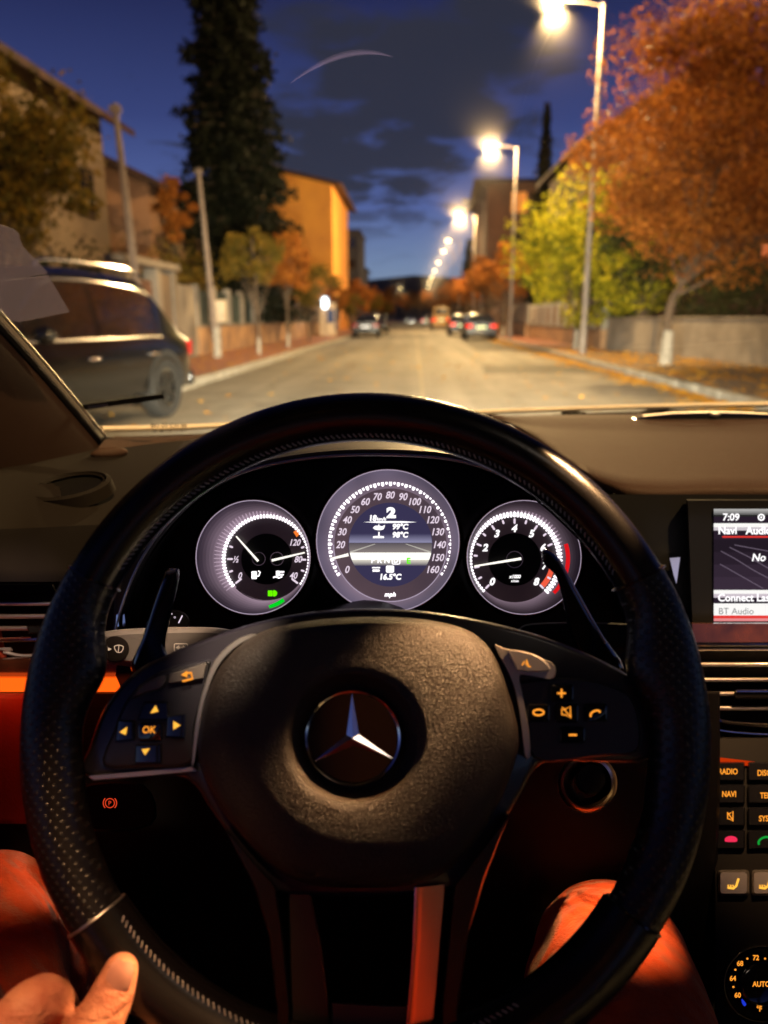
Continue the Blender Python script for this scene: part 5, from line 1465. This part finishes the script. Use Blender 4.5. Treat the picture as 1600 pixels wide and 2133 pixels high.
srect('screen_bar', 1487, 1257, 1942, 1282, M['lcdwhite'], h+.0004)
srect('screen_line', 1487, 1282, 1942, 1288, M['lcdred'], h+.0004)
srect('screen_line', 1487, 1288, 1942, 1294, M['lcdpink'], h+.0004)
b = MB()
for pts in ([(1500, 1175), (1530, 1192), (1560, 1209), (1590, 1226)], [(1502, 1148), (1530, 1163), (1570, 1188), (1640, 1225)], [(1520, 1140), (1560, 1160), (1620, 1195), (1700, 1226)], [(1530, 1135), (1600, 1148), (1720, 1160)]): stroke(b, f, pts, 1.8, h+.0006)
b.build('screen_pattern', M['lcdline'], sc)
b = MB()
text(b, '7:09', f, 1506, 1077, 14, h+.0008, italic=.05, align='L', off=.02); text(b, 'Navi', f, 1497, 1105, 14.5, h+.0008, align='L', off=.025); text(b, 'Audio', f, 1553, 1105, 15, h+.0008, align='L', off=.03)
text(b, 'No Device', f, 1568, 1161, 15, h+.0008, italic=.2, align='L', off=.02); text(b, 'Connect Last', f, 1496, 1245, 14.5, h+.0008, align='L', off=.025)
stroke(b, f, circ(1586, 1077.5, 6, 20), 3, h+.0008, True); poly(b, f, circ(1586, 1077.5, 2.2, 10), h+.0008)
b.build('screen_text', M['lcdtext'], sc)
b = MB(); text(b, 'BT Audio', f, 1498, 1273, 13, h+.0008, align='L'); b.build('screen_text', M['lcdgrey'], sc)
small_light('screen_light', 'AREA', dash, V(1600, 1180, .76), .02, (1, .9, .95), .2, (R(80), 0, 0), .1)
# chrome bracket left of the screen
b = MB(); slab(b, DF(.77), [(1392, 1160), (1420, 1158), (1410, 1220), (1400, 1200)], [(0, -.01), (0, 0), (4, .004)]); b.build('bracket', M['chrome'], dash)
# centre vents
f = DF(.74)
b = MB(); slab(b, f, [(1440, 1297), (2000, 1297), (2000, 1340), (1440, 1340)], [(0, -.02), (0, 0), (3, .004)]); b.build('trim_strip', M['trim'], dash)
b = MB(); slab(b, DF(.775), [(1440, 1340), (2000, 1340), (2000, 1545), (1460, 1545)], [(0, -.02), (0, 0)]); b.build('vent_box', M['black'], dash)
b = MB(); b.tube([f(1450, 1342, 0), f(2000, 1341, 0)], .0022, 8); b.tube([f(1450, 1353, 0), f(2000, 1353, 0)], .0010, 8); vr = b.build('air_vent', M['chrome'], dash)
for y, w_ in ((1385, .0020), (1417, .0020), (1446, .0024), (1476, .0022)):
    b = MB(); slab(b, f, [(1458, y-4), (2000, y-4), (2000, y+4), (1458, y+3)], [(0, -.025), (0, 0), (2, .0015)]); b.tube([f(1458, y-1, .0012), f(2000, y-1, .0012)], .0021, 10); b.build('vent_slat', M['slat'], vr)
b = MB(); slab(b, f, rrect(1530, 1436, 1700, 1456, 6), [(0, -.004), (0, .008), (3, .011)]); b.build('vent_thumb_tab', M['black'], vr)
b = MB(); b.tube([f(1534, 1440, .012), f(1700, 1440, .012)], .0013, 8); b.build('tab_trim', M['chrome'], vr)
b = MB(); b.tube(spline([f(1486, 1480, 0), f(1494, 1498, 0), f(1520, 1506, 0), f(1600, 1511, 0), f(1750, 1512, 0), f(2000, 1510, 0)], 5), .0020, 8); b.tube(spline([f(1488, 1519, 0), f(1540, 1526, 0), f(1640, 1530, 0), f(2000, 1532, 0)], 5), .0010, 8); b.build('vent_rim', M['chrome'], vr)
# console
def CF_(x, y, h=0.0): return V(x, y, .735 - (y-1580)*.00016 - h)
b = MB(); slab(b, CF_, [(1480, 1535), (2060, 1535), (2080, 2500), (1492, 2500), (1486, 1800)], [(0, -.05), (0, 0), (4, .002)]); cs = b.build('centre_console', M['black'], dash)
b = MB(); slab(b, CF_, [(1492, 1577), (1600, 1590), (2000, 1592), (2000, 1600), (1492, 1594)], [(0, .0), (0, .005), (2, .006)]); b.build('ambient_light_strip', M['stripdim'], cs)
b = MB()
for i, y in enumerate((1607, 1654, 1701, 1749)):
    for j, x in enumerate((1520, 1590, 1660)):
        pass
for i, y in enumerate((1607, 1654, 1701, 1749)):
    for x in (1522, 1588, 1654, 1720):
        b = MB(); slab(b, CF_, rrect(x-30, y-20, x+30, y+20, 4), [(0, 0), (0, .006), (3, .008)]); b.build('button', M['gloss'], cs)
hB = .0084
for s_, x, y in (('RADIO', 1517, 1607), ('DISC', 1592, 1610), ('NAVI', 1519, 1654), ('TEL', 1594, 1657), ('SYS', 1591, 1705)):
    b = MB(); text(b, s_, CF_, x, y, 11.5, hB, off=.018, wide=.78); b.build('button_lettering', M['orange_icon'], cs)
b = MB()
stroke(b, CF_, [(1516, 1695), (1520, 1695), (1527, 1690), (1527, 1711), (1520, 1706), (1516, 1706)], 2, hB, True); stroke(b, CF_, [(1515, 1692), (1527, 1708)], 2, hB)
b.build('mute_symbol', M['orange_icon'], cs)
def handset(mb, fn, x, y, s, h, rot=0, flatten=1.0):
    pts = []
    for a in range(200, -21, -20): pts.append((14*math.cos(R(a)), -8*math.sin(R(a))))
    q = [(u*s, v*s) for u, v in pts]
    c, sn_ = math.cos(R(rot)), math.sin(R(rot))
    q = [(x+u*c-v*sn_, y+u*sn_+v*c) for u, v in q]
    stroke(mb, fn, q, 5*s, h)
b = MB(); poly(b, CF_, sp2([(1511, 1753), (1511, 1746), (1518, 1742), (1528, 1742), (1535, 1746), (1535, 1753), (1523, 1754)], 3), hB); b.build('hang_up_symbol', M['pink_icon'], cs)
b = MB(); handset(b, CF_, 1592, 1752, .9, hB, -25); b.build('call_symbol', M['green_dim'], cs)
for x0, x1 in ((1496, 1561), (1566, 1640), (1645, 1710)):
    b = MB(); slab(b, CF_, rrect(x0, 1812, x1, 1866, 7), [(0, 0), (0, .006), (5, .011), (14, .011)]); b.build('seat_heater_button', M['satin'], cs)
for x0 in (1530, 1596):
    b = MB()
    stroke(b, CF_, [(x0+9, 1830), (x0+4, 1846), (x0-2, 1851), (x0-14, 1849)], 4.5, .0114)
    for k in range(3): stroke(b, CF_, [(x0-13+5*k, 1843), (x0-11+5*k, 1851)], 2, .0116)
    b.build('seat_symbol', M['amber_icon'], cs)
b = MB(); b.ball(CF_(1506, 1940, .003), .0022, 10, 6); b.build('indicator_light', M['white_tick'], cs)
# climate knob
K = (1588, 2050)
b = MB(); b.rings([[CF_(x, y, h) for x, y in circ(K[0], K[1], r, 56)] for r, h in ((84, 0), (83, .010), (80, .013), (77.5, .013), (76, .010))]); kn = b.build('climate_knob', M['chrome'], cs)
b = MB(); slab(b, CF_, circ(K[0], K[1], 77, 56), [(0, .0), (0, .010), (3, .0115)]); b.build('knob_face', M['gloss'], kn)
b = MB(); b.rings([[CF_(x, y, h) for x, y in circ(K[0], K[1], r, 56)] for r, h in ((47, .0115), (45, .016), (38, .017), (.1, .017))]); b.build('knob_cap', M['gloss'], kn)
b = MB(); hk = .0119
for s_, x, y in (('68', 1542, 2007), ('72', 1575, 1995), ('64', 1527, 2038), ('60', 1537, 2073), ('°F', 1582, 2102), ('76', 1622, 2002)): text(b, s_, CF_, x, y, 10, hk, off=.02, wide=.9)
for x, y in ((1557, 1997), (1532, 2020), (1528, 2056), (1594, 1997)): poly(b, CF_, circ(x, y, 2.2, 8), hk)
text(b, 'AUTO', CF_, 1586, 2050, 10.5, .0174, off=.02, wide=.85)
b.build('knob_lettering', M['orange_icon'], kn)
b = MB(); poly(b, CF_, sp2([(1545, 2081), (1550, 2085), (1555, 2092), (1551, 2096), (1546, 2090)], 3), hk); b.build('cold_mark', M['blue_icon'], kn)
# footwell
b = MB(); b.box((.30, .55, .17), (1.4, 1.9, .04)); b.build('floor_carpet', M['black'], dash)
b = MB()
b.box((.02, .80, .50), (.09, .02, .10), Matrix.Rotation(R(-25), 3, 'X')); b.box((.14, .82, .42), (.05, .02, .20), Matrix.Rotation(R(-25), 3, 'X')); b.build('pedals', M['rubber'], dash)
small_light('footwell_light', 'POINT', dash, (.05, .62, .62), .05, (1, .05, .01), .03)

# ================================================================ STEERING WHEEL
TAU = R(10)
W0 = V(762, 1500, .426)
wr = CR.copy(); wu = (CU*math.cos(TAU) + CF*math.sin(TAU)).normalized(); wn = (-CF*math.cos(TAU) + CU*math.sin(TAU)).normalized()
def WL(x, y, h=0.0): return W0 + wr*x + wu*y + wn*h
def WP(px, py, h=0.0):
    d = CF + CR*((px-800)/FPX) - CU*((py-1066.5)/FPX)
    P0 = W0 + wn*h
    k = (P0-CAM).dot(wn)/d.dot(wn)
    return CAM + d*k
whl = thing('steering_wheel', 'black leather three-spoke steering wheel with a round star emblem', 'steering wheel', tuple(W0))
RC = .1745
def rim(name, a0, a1, m, fr, n=None, capped=True, fb=None):
    n = n or int(abs(a1-a0)/2.5); rg = []
    for i in range(n+1):
        a = lin(a0, a1, i/n); r1, bulge = fr(a); c, s = math.cos(R(a)), math.sin(R(a))
        ring_ = []
        for k in range(28):
            t = 2*math.pi*k/28
            q = r1*math.cos(t); q = q - bulge*max(0, -math.cos(t)) if math.cos(t) < 0 else q
            rad = RC + q; ring_.append(WL(rad*c, rad*s, (fb(a) if fb else .0155)*math.sin(t)))
        rg.append(ring_)
    b = MB(); b.rings(rg, True, capped, capped); return b.build(name, m, whl, angle=60)
def ease(x): x = max(0, min(1, x)); return x*x*(3-2*x)
rim('rim_top', 27, 153, M['rim'], lambda a: (.0143, 0))
pm = mat('perforated_leather', (.006, .005, .005), .34, spec=.45)
t = pm.node_tree; bb = t.nodes['Principled BSDF']; co = t.nodes.new('ShaderNodeTexCoord')
mp = t.nodes.new('ShaderNodeMapping'); t.links.new(co.outputs['Object'], mp.inputs[0]); mp.inputs['Rotation'].default_value = (-(R(90)-PITCH-TAU), 0, 0)
sx = t.nodes.new('ShaderNodeSeparateXYZ'); t.links.new(mp.outputs[0], sx.inputs[0])
P_ = .0042
u = mth(t, 'ADD', mth(t, 'MULTIPLY', sx.outputs[0], .7071/P_), mth(t, 'MULTIPLY', sx.outputs[1], .7071/P_))
v = mth(t, 'SUBTRACT', mth(t, 'MULTIPLY', sx.outputs[0], .7071/P_), mth(t, 'MULTIPLY', sx.outputs[1], .7071/P_))
fu = mth(t, 'SUBTRACT', mth(t, 'FRACT', u), .5); fv = mth(t, 'SUBTRACT', mth(t, 'FRACT', v), .5)
dd = mth(t, 'SQRT', mth(t, 'ADD', mth(t, 'MULTIPLY', fu, fu), mth(t, 'MULTIPLY', fv, fv)))
dot = ramp(t, [(.16, 1.0), (.30, 0.0)]); t.links.new(dd, dot.inputs[0])
bp = t.nodes.new('ShaderNodeBump'); bp.inputs['Strength'].default_value = .5; bp.inputs['Distance'].default_value = .0007
t.links.new(dot.outputs[0], bp.inputs['Height']); t.links.new(bp.outputs[0], bb.inputs['Normal'])
t.links.new(mixc(t, mth(t, 'MULTIPLY', dot.outputs[0], .8), (.006, .005, .005), (.018, .017, .016)), bb.inputs['Base Color'])
def grip_l(a): return (0.0146 + .0008*ease((a-150)/12)*ease((216-a)/12), 0.009*math.exp(-((a-170)/7.0)**2) + .0015*ease((200-a)/10)*ease((a-158)/8))
rim('rim_grip', 153.4, 215, pm, grip_l, 40)
rim('rim_grip', -35, 26.6, pm, lambda a: grip_l(180-a), 40)
rim('rim_bottom', 215.4, 324.6, M['rim'], lambda a: (.0158, .002))
for a in (153.2, 215.2, 26.8, -35.2):
    b = MB(); c, s = math.cos(R(a)), math.sin(R(a)); b.tube([WL((RC+.0158*math.cos(2*math.pi*k/28))*c, (RC+.0158*math.cos(2*math.pi*k/28))*s, .0158*math.sin(2*math.pi*k/28)) for k in range(28)], .0008, 6, closed=True)
    b.build('rim_seam', M['satin'] if a > 180 else M['gloss'], whl)
for a0, a1 in ((30, 150), (218, 300)):
    b = MB()
    n = int((a1-a0)/1.15)
    for k in range(n):
        a = R(a0 + 1.15*k); ri = RC - .0138 if a0 < 200 else RC-.0150; hh = .006 if a0 < 200 else .0085
        p = WL(ri*math.cos(a), ri*math.sin(a), hh); p2 = WL((ri+.0016)*math.cos(a+.012), (ri+.0016)*math.sin(a+.012), hh+.0016)
        b.tube([p, (p+p2)/2 + wn*.0007 - (wr*math.cos(a)+wu*math.sin(a))*.0005, p2], .00042, 5)
    b.build('stitching', M['stitch'], whl)
# hub plate and spokes
plate = sp2([(176, 1612), (190, 1550), (222, 1470), (280, 1402), (350, 1364), (430, 1332), (520, 1302), (620, 1280), (740, 1269), (860, 1272), (960, 1285), (1080, 1312), (1180, 1345), (1270, 1385), (1335, 1430),
             (1360, 1500), (1350, 1580), (1240, 1586), (1130, 1588), (1080, 1660), (1020, 1760), (960, 1840), (880, 1862), (600, 1862), (540, 1820), (450, 1700), (390, 1622), (280, 1618)], 4)
b = MB(); slab(b, WP, plate, [(10, -.040), (0, -.028), (-1, -.008), (3, -.003), (9, -.002)]); hub = b.build('hub', M['gloss'], whl, angle=50)
hub.data.materials[0] = mat('dark_violet_hub_plastic', (.016, .014, .020), .28, spec=.6, coat=.2)
# airbag cover
cover = sp2([(418, 1500), (432, 1440), (465, 1378), (520, 1328), (600, 1300), (740, 1285), (880, 1290), (980, 1315), (1030, 1365), (1060, 1440), (1080, 1520), (1078, 1570), (1050, 1650), (1000, 1740), (930, 1815), (850, 1845), (740, 1850),
             (640, 1842), (560, 1800), (480, 1715), (430, 1630), (410, 1565)], 4)
EX, EY = 735, 1538
# resample by angle about the emblem
cv = []
for k in range(96):
    a = 2*math.pi*k/96; dxy = Vector((math.cos(a), math.sin(a))); best = None
    for i in range(len(cover)):
        p, q = Vector(cover[i]) - Vector((EX, EY)), Vector(cover[(i+1) % len(cover)]) - Vector((EX, EY))
        e = q - p; den_ = dxy.x*e.y - dxy.y*e.x
        if abs(den_) < 1e-9: continue
        s_ = (p.x*e.y - p.y*e.x)/den_; u_ = (p.x*dxy.y - p.y*dxy.x)/den_
        if s_ > 0 and -1e-6 <= u_ <= 1+1e-6: best = s_ if best is None else max(best, s_)
    cv.append(best or 300)
def cring(v, h, r_in=138):
    return [WP(EX + math.cos(2*math.pi*k/96)*lin(r_in, cv[k], v), EY + math.sin(2*math.pi*k/96)*lin(r_in, cv[k], v), h) for k in range(96)]
rg = [cring(1.0, -.006), cring(1.0, .004), cring(.985, .0085), cring(.95, .0125), cring(.88, .0160), cring(.72, .0190), cring(.5, .0205), cring(.3, .0212), cring(.1, .0212), cring(0, .0206), cring(0, .0195, 134), cring(0, .0165, 127), cring(0, .0120, 117), cring(0, .0085, 108), cring(0, .0075, 102), cring(0, .0072, 60), cring(0, .0072, 1)]
b = MB(); b.rings(rg, True, False, True); b.build('airbag_cover', M['cover'], whl, angle=60)
b = MB()
seam = [(425, 1600), (418, 1560), (424, 1490), (447, 1420), (490, 1358), (545, 1320)]
# horn mark
hm = lambda x, y, h=0.0: WP(x, y, .0186+h)
b.tube([hm(902, 1374, .0), hm(930, 1376, .0), hm(950, 1366, .0)], .0005, 6); b.tube([hm(x, y, 0) for x, y in circ(930, 1383, 11, 20, 7)], .0005, 6, closed=True); b.tube([hm(953, 1362), hm(951, 1376), hm(956, 1390)], .0005, 6); b.tube([hm(941, 1386), hm(950, 1390)], .0005, 6)
b.build('horn_symbol', mat('embossed_horn_mark', (.02, .015, .012), .5), whl)
# emblem
em = MB(); er = 98
em.rings([[WP(x, y, h) for x, y in circ(EX, EY, r, 72)] for r, h in ((103, .0075), (102, .0105), (99, .0120), (95, .0115), (93, .0090))])
eo = em.build('emblem', M['chrome'], whl)
b = MB(); b.add([WP(x, y, .0085) for x, y in circ(EX, EY, 95, 60)], [tuple(range(60))]); b.build('emblem_disc', M['gloss'], eo)
b = MB()
C3 = WP(EX, EY, .0125); tips = [WP(EX + 94*math.cos(R(a)), EY - 94*math.sin(R(a)), .0105) for a in (91, -27, -149)]
vall = [WP(EX + 15*math.cos(R(a)), EY - 15*math.sin(R(a)), .0105) for a in (32, -88, 151)]
b.add([C3]+tips+vall, [(0, 4, 1), (0, 1, 6), (0, 2, 4), (0, 5, 2), (0, 3, 5), (0, 6, 3)]); b.build('star', mat('star_chrome', (.9, .86, .84), .12, 1.0), eo, angle=5)
# left switch pack
b = MB()
sp_ = sp2([(215, 1595), (238, 1520), (262, 1462), (300, 1420), (350, 1392), (432, 1374), (436, 1390), (420, 1460), (404, 1520), (396, 1592), (300, 1600)], 4)
slab(b, WP, sp_, [(0, -.004), (0, .002), (4, .0045), (10, .005)]); lp = b.build('switch_pack', mat('soft_black_switch', (.014, .013, .018), .38, bump=(1200, .15, .0003)), whl, angle=50)
b = MB(); slab(b, WP, [(354, 1402), (432, 1380), (424, 1414), (350, 1424)], [(0, .004), (0, .0062), (3, .0072)]); b.build('button', M['greyplastic'], lp)
b = MB(); slab(b, WP, sp2([(272, 1456), (300, 1424), (346, 1406), (340, 1432), (300, 1446)], 3), [(0, .004), (0, .0062), (4, .0076)]); b.build('button', M['greyplastic'], lp)
for pts in ([(285, 1500), (300, 1462), (350, 1462), (352, 1500)], [(240, 1545), (246, 1500), (280, 1502), (280, 1542)], [(345, 1535), (348, 1492), (388, 1486), (385, 1538)], [(280, 1590), (282, 1552), (335, 1550), (336, 1590)]):
    b = MB(); slab(b, WP, pts, [(0, .004), (0, .0062), (4, .0070)]); b.build('button', M['gloss'], lp)
b = MB(); slab(b, WP, rrect(288, 1505, 338, 1545, 8), [(0, .004), (0, .0058), (3, .0064)]); b.build('button', M['gloss'], lp)
b = MB(); hS = .0076
for pts in ([(313, 1486), (324, 1469), (330, 1482)], [(249, 1525), (265, 1514), (262, 1531)], [(361, 1502), (376, 1511), (361, 1520)], [(295, 1561), (312, 1559), (302, 1573)]):
    b = MB(); poly(b, WP, pts, hS); b.build('arrow_symbol', M['amber_icon'], lp)
b = MB(); text(b, 'OK', WP, 311, 1520, 14, .0070, italic=.12, off=.012, wide=.92); b.build('ok_lettering', M['orange_icon'], lp)
b = MB(); stroke(b, WP, [(386, 1403), (398, 1401), (401, 1414), (380, 1419)], 4, .0080); poly(b, WP, [(377, 1406), (390, 1397), (390, 1411)], .0080)
b.build('return_symbol', M['orange_icon'], lp)
# bright trims
b = MB(); slab(b, WP, sp2([(536, 1325), (500, 1342), (462, 1378), (438, 1425), (420, 1490), (406, 1585), (399, 1588), (408, 1500), (426, 1428), (448, 1374), (490, 1334), (524, 1321)], 3), [(0, -.004), (0, .0055), (1.5, .0068)])
b.build('bright_trim', M['satin'], whl)
b = MB(); slab(b, WP, [(182, 1616), (400, 1596), (412, 1606), (300, 1618), (195, 1626)], [(0, -.012), (0, -.001), (2, .001)]); b.build('lower_spoke_trim', M['satin'], whl)
rt_ = sp2([(1030, 1346), (1050, 1350), (1100, 1362), (1150, 1380), (1158, 1402), (1146, 1416), (1100, 1408), (1083, 1410), (1090, 1450), (1102, 1520), (1105, 1575), (1092, 1572), (1082, 1490), (1066, 1420)], 3)
b = MB(); slab(b, WP, rt_, [(0, -.004), (0, .0045), (2, .0060)]); b.build('bright_trim', M['satin'], whl)
b = MB(); slab(b, WP, sp2([(1082, 1440), (1095, 1420), (1180, 1412), (1260, 1425), (1320, 1460), (1330, 1560), (1250, 1575), (1112, 1578)], 4), [(0, -.004), (0, .001), (4, .003)]); rp_ = b.build('switch_pack', lp.data.materials[0], whl)
b = MB(); slab(b, WP, sp2([(1060, 1354), (1110, 1362), (1136, 1378), (1144, 1398), (1082, 1398), (1074, 1388)], 3), [(0, .004), (0, .0072), (2.5, .0082)]); b.build('button', M['satin'], rp_)
for pts in (rrect(1145, 1426, 1196, 1462, 6), rrect(1098, 1466, 1146, 1504, 6), rrect(1155, 1466, 1206, 1506, 6), rrect(1216, 1466, 1266, 1504, 6), rrect(1166, 1514, 1220, 1548, 6)):
    b = MB(); slab(b, WP, pts, [(0, .002), (0, .0042), (3, .0050)]); b.build('button', M['gloss'], rp_)
b = MB(); hS = .0054
stroke(b, WP, [(1161, 1444), (1179, 1444)], 3.6, hS); stroke(b, WP, [(1170, 1435), (1170, 1453)], 3.6, hS+.0001); b.build('plus_symbol', M['orange_icon'], rp_)
b = MB(); stroke(b, WP, [(1185, 1531), (1202, 1531)], 4, hS); b.build('minus_symbol', M['orange_icon'], rp_); b = MB()
stroke(b, WP, [(1170, 1478), (1176, 1478), (1188, 1472), (1189, 1496), (1178, 1489), (1171, 1489)], 2.4, hS, True); stroke(b, WP, [(1171, 1473), (1190, 1494)], 2.2, hS+.0001); b.build('mute_symbol', M['orange_icon'], rp_); b = MB()
stroke(b, WP, circ(1122, 1484, 11, 20, 6), 3.6, hS, True); b.build('hang_up_symbol', M['orange_icon'], rp_)
b = MB(); handset(b, WP, 1240, 1487, .75, hS, -25); b.build('call_symbol', M['orange_icon'], rp_); b = MB()
stroke(b, WP, [(1088, 1386), (1092, 1378), (1097, 1386), (1097, 1374), (1101, 1388), (1106, 1389)], 2.6, .0086)
b.build('voice_symbol', M['orange_icon'], rp_)
# lower spokes
for nm, pts, m, hs in (('lower_spoke', [(470, 1730), (530, 1850), (560, 1950), (575, 2100), (570, 2360), (600, 2360), (604, 2100), (590, 1950), (575, 1845)], M['rim'], (-.012, .004)),
                       ('spoke_insert', [(600, 1850), (645, 1850), (668, 1960), (690, 2130), (690, 2380), (604, 2380), (606, 2100)], mat('dim_satin_insert', (.05, .045, .042), .38, .6), (-.016, -.006)),  # silver like the right insert, its dimness put into the colour
                       ('lower_spoke', [(1060, 1700), (1010, 1830), (975, 1950), (955, 2100), (955, 2360), (915, 2360), (920, 2100), (935, 1950), (945, 1845)], M['rim'], (-.012, .004)),
                       ('crossbar', [(690, 2088), (850, 2096), (850, 2380), (690, 2380)], mat('dim_satin_insert', (.06, .055, .055), .45, .5), (-.016, -.004))):
    b = MB(); slab(b, WP, pts, [(2, -.03), (0, hs[0]), (0, hs[1]-.003), (4, hs[1])]); b.build(nm, m, whl, angle=50)
b = MB(); A = [(862, 1848, 0), (858, 1960, 0), (851, 2060, 0), (842, 2160, 0), (832, 2400, 0)]; Bq = [(934, 1842, 0), (925, 1950, 0), (916, 2060, 0), (906, 2160, 0), (900, 2400, 0)]
b.rings([[WP(x-6, y, z-.02) for x, y, z in A], [WP(x-2, y, z-.005) for x, y, z in A], [WP(x+2, y, z-.001) for x, y, z in A], [WP(x+8, y, z-.0006) for x, y, z in A], [WP(x+20, y, z-.0006) for x, y, z in A], [WP(x-8, y, z-.0008) for x, y, z in Bq], [WP(x, y, z-.004) for x, y, z in Bq]], closed=False)
b.build('spoke_insert', mat('orange_lit_insert', (.95, .72, .62), .20, 1.0), whl, angle=50)  # lit copy of the silver insert, orange reflection put into the metal
# paddles
def WB_(x, y, h=0.0): return WP(x, y, -.045 + h)
b = MB(); slab(b, WB_, sp2([(345, 1192), (362, 1184), (374, 1190), (366, 1240), (352, 1300), (345, 1350), (362, 1400), (300, 1410), (272, 1390), (296, 1330), (318, 1262)], 4), [(2, -.006), (0, 0), (2, .004), (8, .006)])
pl = b.build('shift_paddle', M['gloss'], whl)
b = MB(); slab(b, WB_, [(348, 1190), (366, 1186), (364, 1192), (347, 1196)], [(0, .005), (1, .008)]); b.build('paddle_tip', M['slat'], pl)
b = MB(); slab(b, WB_, sp2([(1128, 1150), (1142, 1144), (1168, 1168), (1200, 1230), (1240, 1300), (1300, 1392), (1240, 1400), (1190, 1330), (1172, 1250), (1158, 1200), (1134, 1176)], 4), [(2, -.006), (0, 0), (2, .004), (8, .006)])
pr_ = b.build('shift_paddle', M['gloss'], whl)
b = MB(); b.tube([WB_(x, y, .006) for x, y in ((1164, 1166), (1196, 1224), (1236, 1296), (1262, 1340))], .0009, 6); b.build('paddle_edge', M['satin'], pr_)

# ================================================================ THE DRIVER
per = thing('person', 'driver in orange-brown trousers, left thumb and finger on the wheel, knees under it', 'person', (0, -.25, .1))
def organic(name, parts, m, vox, parent, smooth=6):
    b = MB()
    for pts, rad in parts:
        P_ = spline(pts, 5); n0 = len(pts); rr = []
        for i in range(len(P_)):
            q = i/5; k = min(int(q), n0-2); rr.append(lin(rad[k], rad[k+1], q-k))
        b.tube(P_, rr, 16); b.ball(P_[0], rr[0], 14, 8); b.ball(P_[-1], rr[-1], 14, 8)
    o = b.build(name, m, parent, angle=180)
    r_ = o.modifiers.new('remesh', 'REMESH'); r_.mode = 'VOXEL'; r_.voxel_size = vox; r_.use_smooth_shade = True
    s_ = o.modifiers.new('smooth', 'SMOOTH'); s_.factor = .5; s_.iterations = smooth
    return o
wrist = V(-120, 2620, .35); elbow = Vector((-.33, -.02, .72)); sho = Vector((-.19, -.42, 1.0))
palm = V(40, 2430, .362)
parts = [
    ([Vector((0, -.42, .55)), Vector((0, -.48, .80)), Vector((0, -.50, 1.02)), Vector((0, -.48, 1.12)), Vector((0, -.44, 1.22)), Vector((0, -.42, 1.30))], [.14, .13, .13, .055, .085, .085]),
    ([Vector((0, -.50, 1.0)), sho, (sho+elbow)/2, elbow, (elbow+wrist)/2, wrist], [.10, .06, .048, .042, .036, .027]),
    ([wrist, palm, V(70, 2330, .372)], [.026, .034, .030]),
    ([palm, V(-20, 2300, .366)], [.030, .022]), ([palm, V(90, 2380, .385)], [.030, .022]),
    # thumb over the rim
    ([V(20, 2470, .362), V(120, 2310, .366), V(196, 2150, .376), V(232, 2075, .382), V(252, 2022, .386)], [.020, .0165, .0128, .0112, .0090]),
    # index: knuckle up, curling behind the rim
    ([V(-20, 2300, .362), V(-10, 2190, .360), V(88, 2082, .374), V(150, 2150, .425), V(190, 2200, .445)], [.016, .0135, .0118, .0098, .0085]),
    ([V(-10, 2350, .366), V(0, 2280, .366), V(130, 2215, .392), V(200, 2280, .440), V(240, 2320, .452)], [.016, .0135, .0118, .0098, .0085]),
    ([V(10, 2400, .368), V(60, 2360, .375), V(190, 2320, .400), V(260, 2370, .440), V(290, 2400, .450)], [.015, .013, .0110, .0095, .0080]),
    ([V(40, 2450, .370), V(110, 2440, .380), V(250, 2410, .405), V(300, 2440, .438), V(330, 2460, .445)], [.014, .012, .0100, .0085, .0075]),
]
body = organic('body', parts, M['skin'], .0024, per, 8)
# nail
tn = (V(232, 2075, .37) - V(256, 2012, .37)).normalized()
b = MB(); nc = V(248, 2036, .3765)
ax_u = (V(256, 2000, .3765) - V(236, 2068, .3765)).normalized(); ax_r = ax_u.cross(-CF).normalized(); nn_ = ax_r.cross(ax_u).normalized()
if nn_.dot(-CF) < 0: nn_ = -nn_
rows = []
for i in range(9):
    v_ = lin(-1, 1, i/8); w_ = .0063*(1-.45*max(0, v_)**3)*(1-.25*max(0, -v_)**4)
    rows.append([nc + ax_u*(v_*.0078) + ax_r*(lin(-1, 1, k/8)*w_) + nn_*(.0017 - .0024*lin(-1, 1, k/8)**2 - .0020*max(0, v_)**2 - .0004*max(0, -v_)**3) for k in range(9)])
b.rings(rows, closed=False); b.build('fingernail', M['nail'], body)
# trousers
kR, kL = V(1272, 2008, .665), V(-30, 1945, .64)
tr_ = [([Vector((-.10, -.40, .56)), Vector((.10, -.40, .56))], [.15, .15]),
       ([Vector((.09, -.35, .57)), Vector((.135, .05, .63)), kR + Vector((-.012, -.10, -.012)), kR], [.115, .095, .080, .068]),
       ([kR, Vector((kR.x+.0, kR.y+.14, .45)), Vector((kR.x-.03, kR.y+.24, .26))], [.066, .058, .048]),
       ([Vector((-.09, -.35, .57)), Vector((-.17, .05, .62)), kL + Vector((.03, -.10, -.02)), kL], [.115, .095, .078, .066]),
       ([kL, Vector((kL.x+.03, kL.y+.14, .45)), Vector((kL.x+.08, kL.y+.24, .26))], [.066, .058, .048])]
organic('trousers', tr_, M['trousers'], .006, per, 5)
b = MB()
for s, kk in ((-1, kL + Vector((.08, .26, 0))), (1, kR + Vector((-.03, .26, 0)))):
    b.ball((kk.x, kk.y+.04, .225), (.045, .12, .045), 16, 10)
b.build('shoes', M['black'], per)
organic('unseen_jumper', [([Vector((0, -.42, .60)), Vector((0, -.48, .80)), Vector((0, -.50, 1.02))], [.155, .15, .145]), ([Vector((0, -.50, 1.0)), sho, (sho+elbow)/2, elbow, elbow.lerp(wrist, .6)], [.115, .075, .062, .055, .045])], M['shirt'], .007, per, 5)
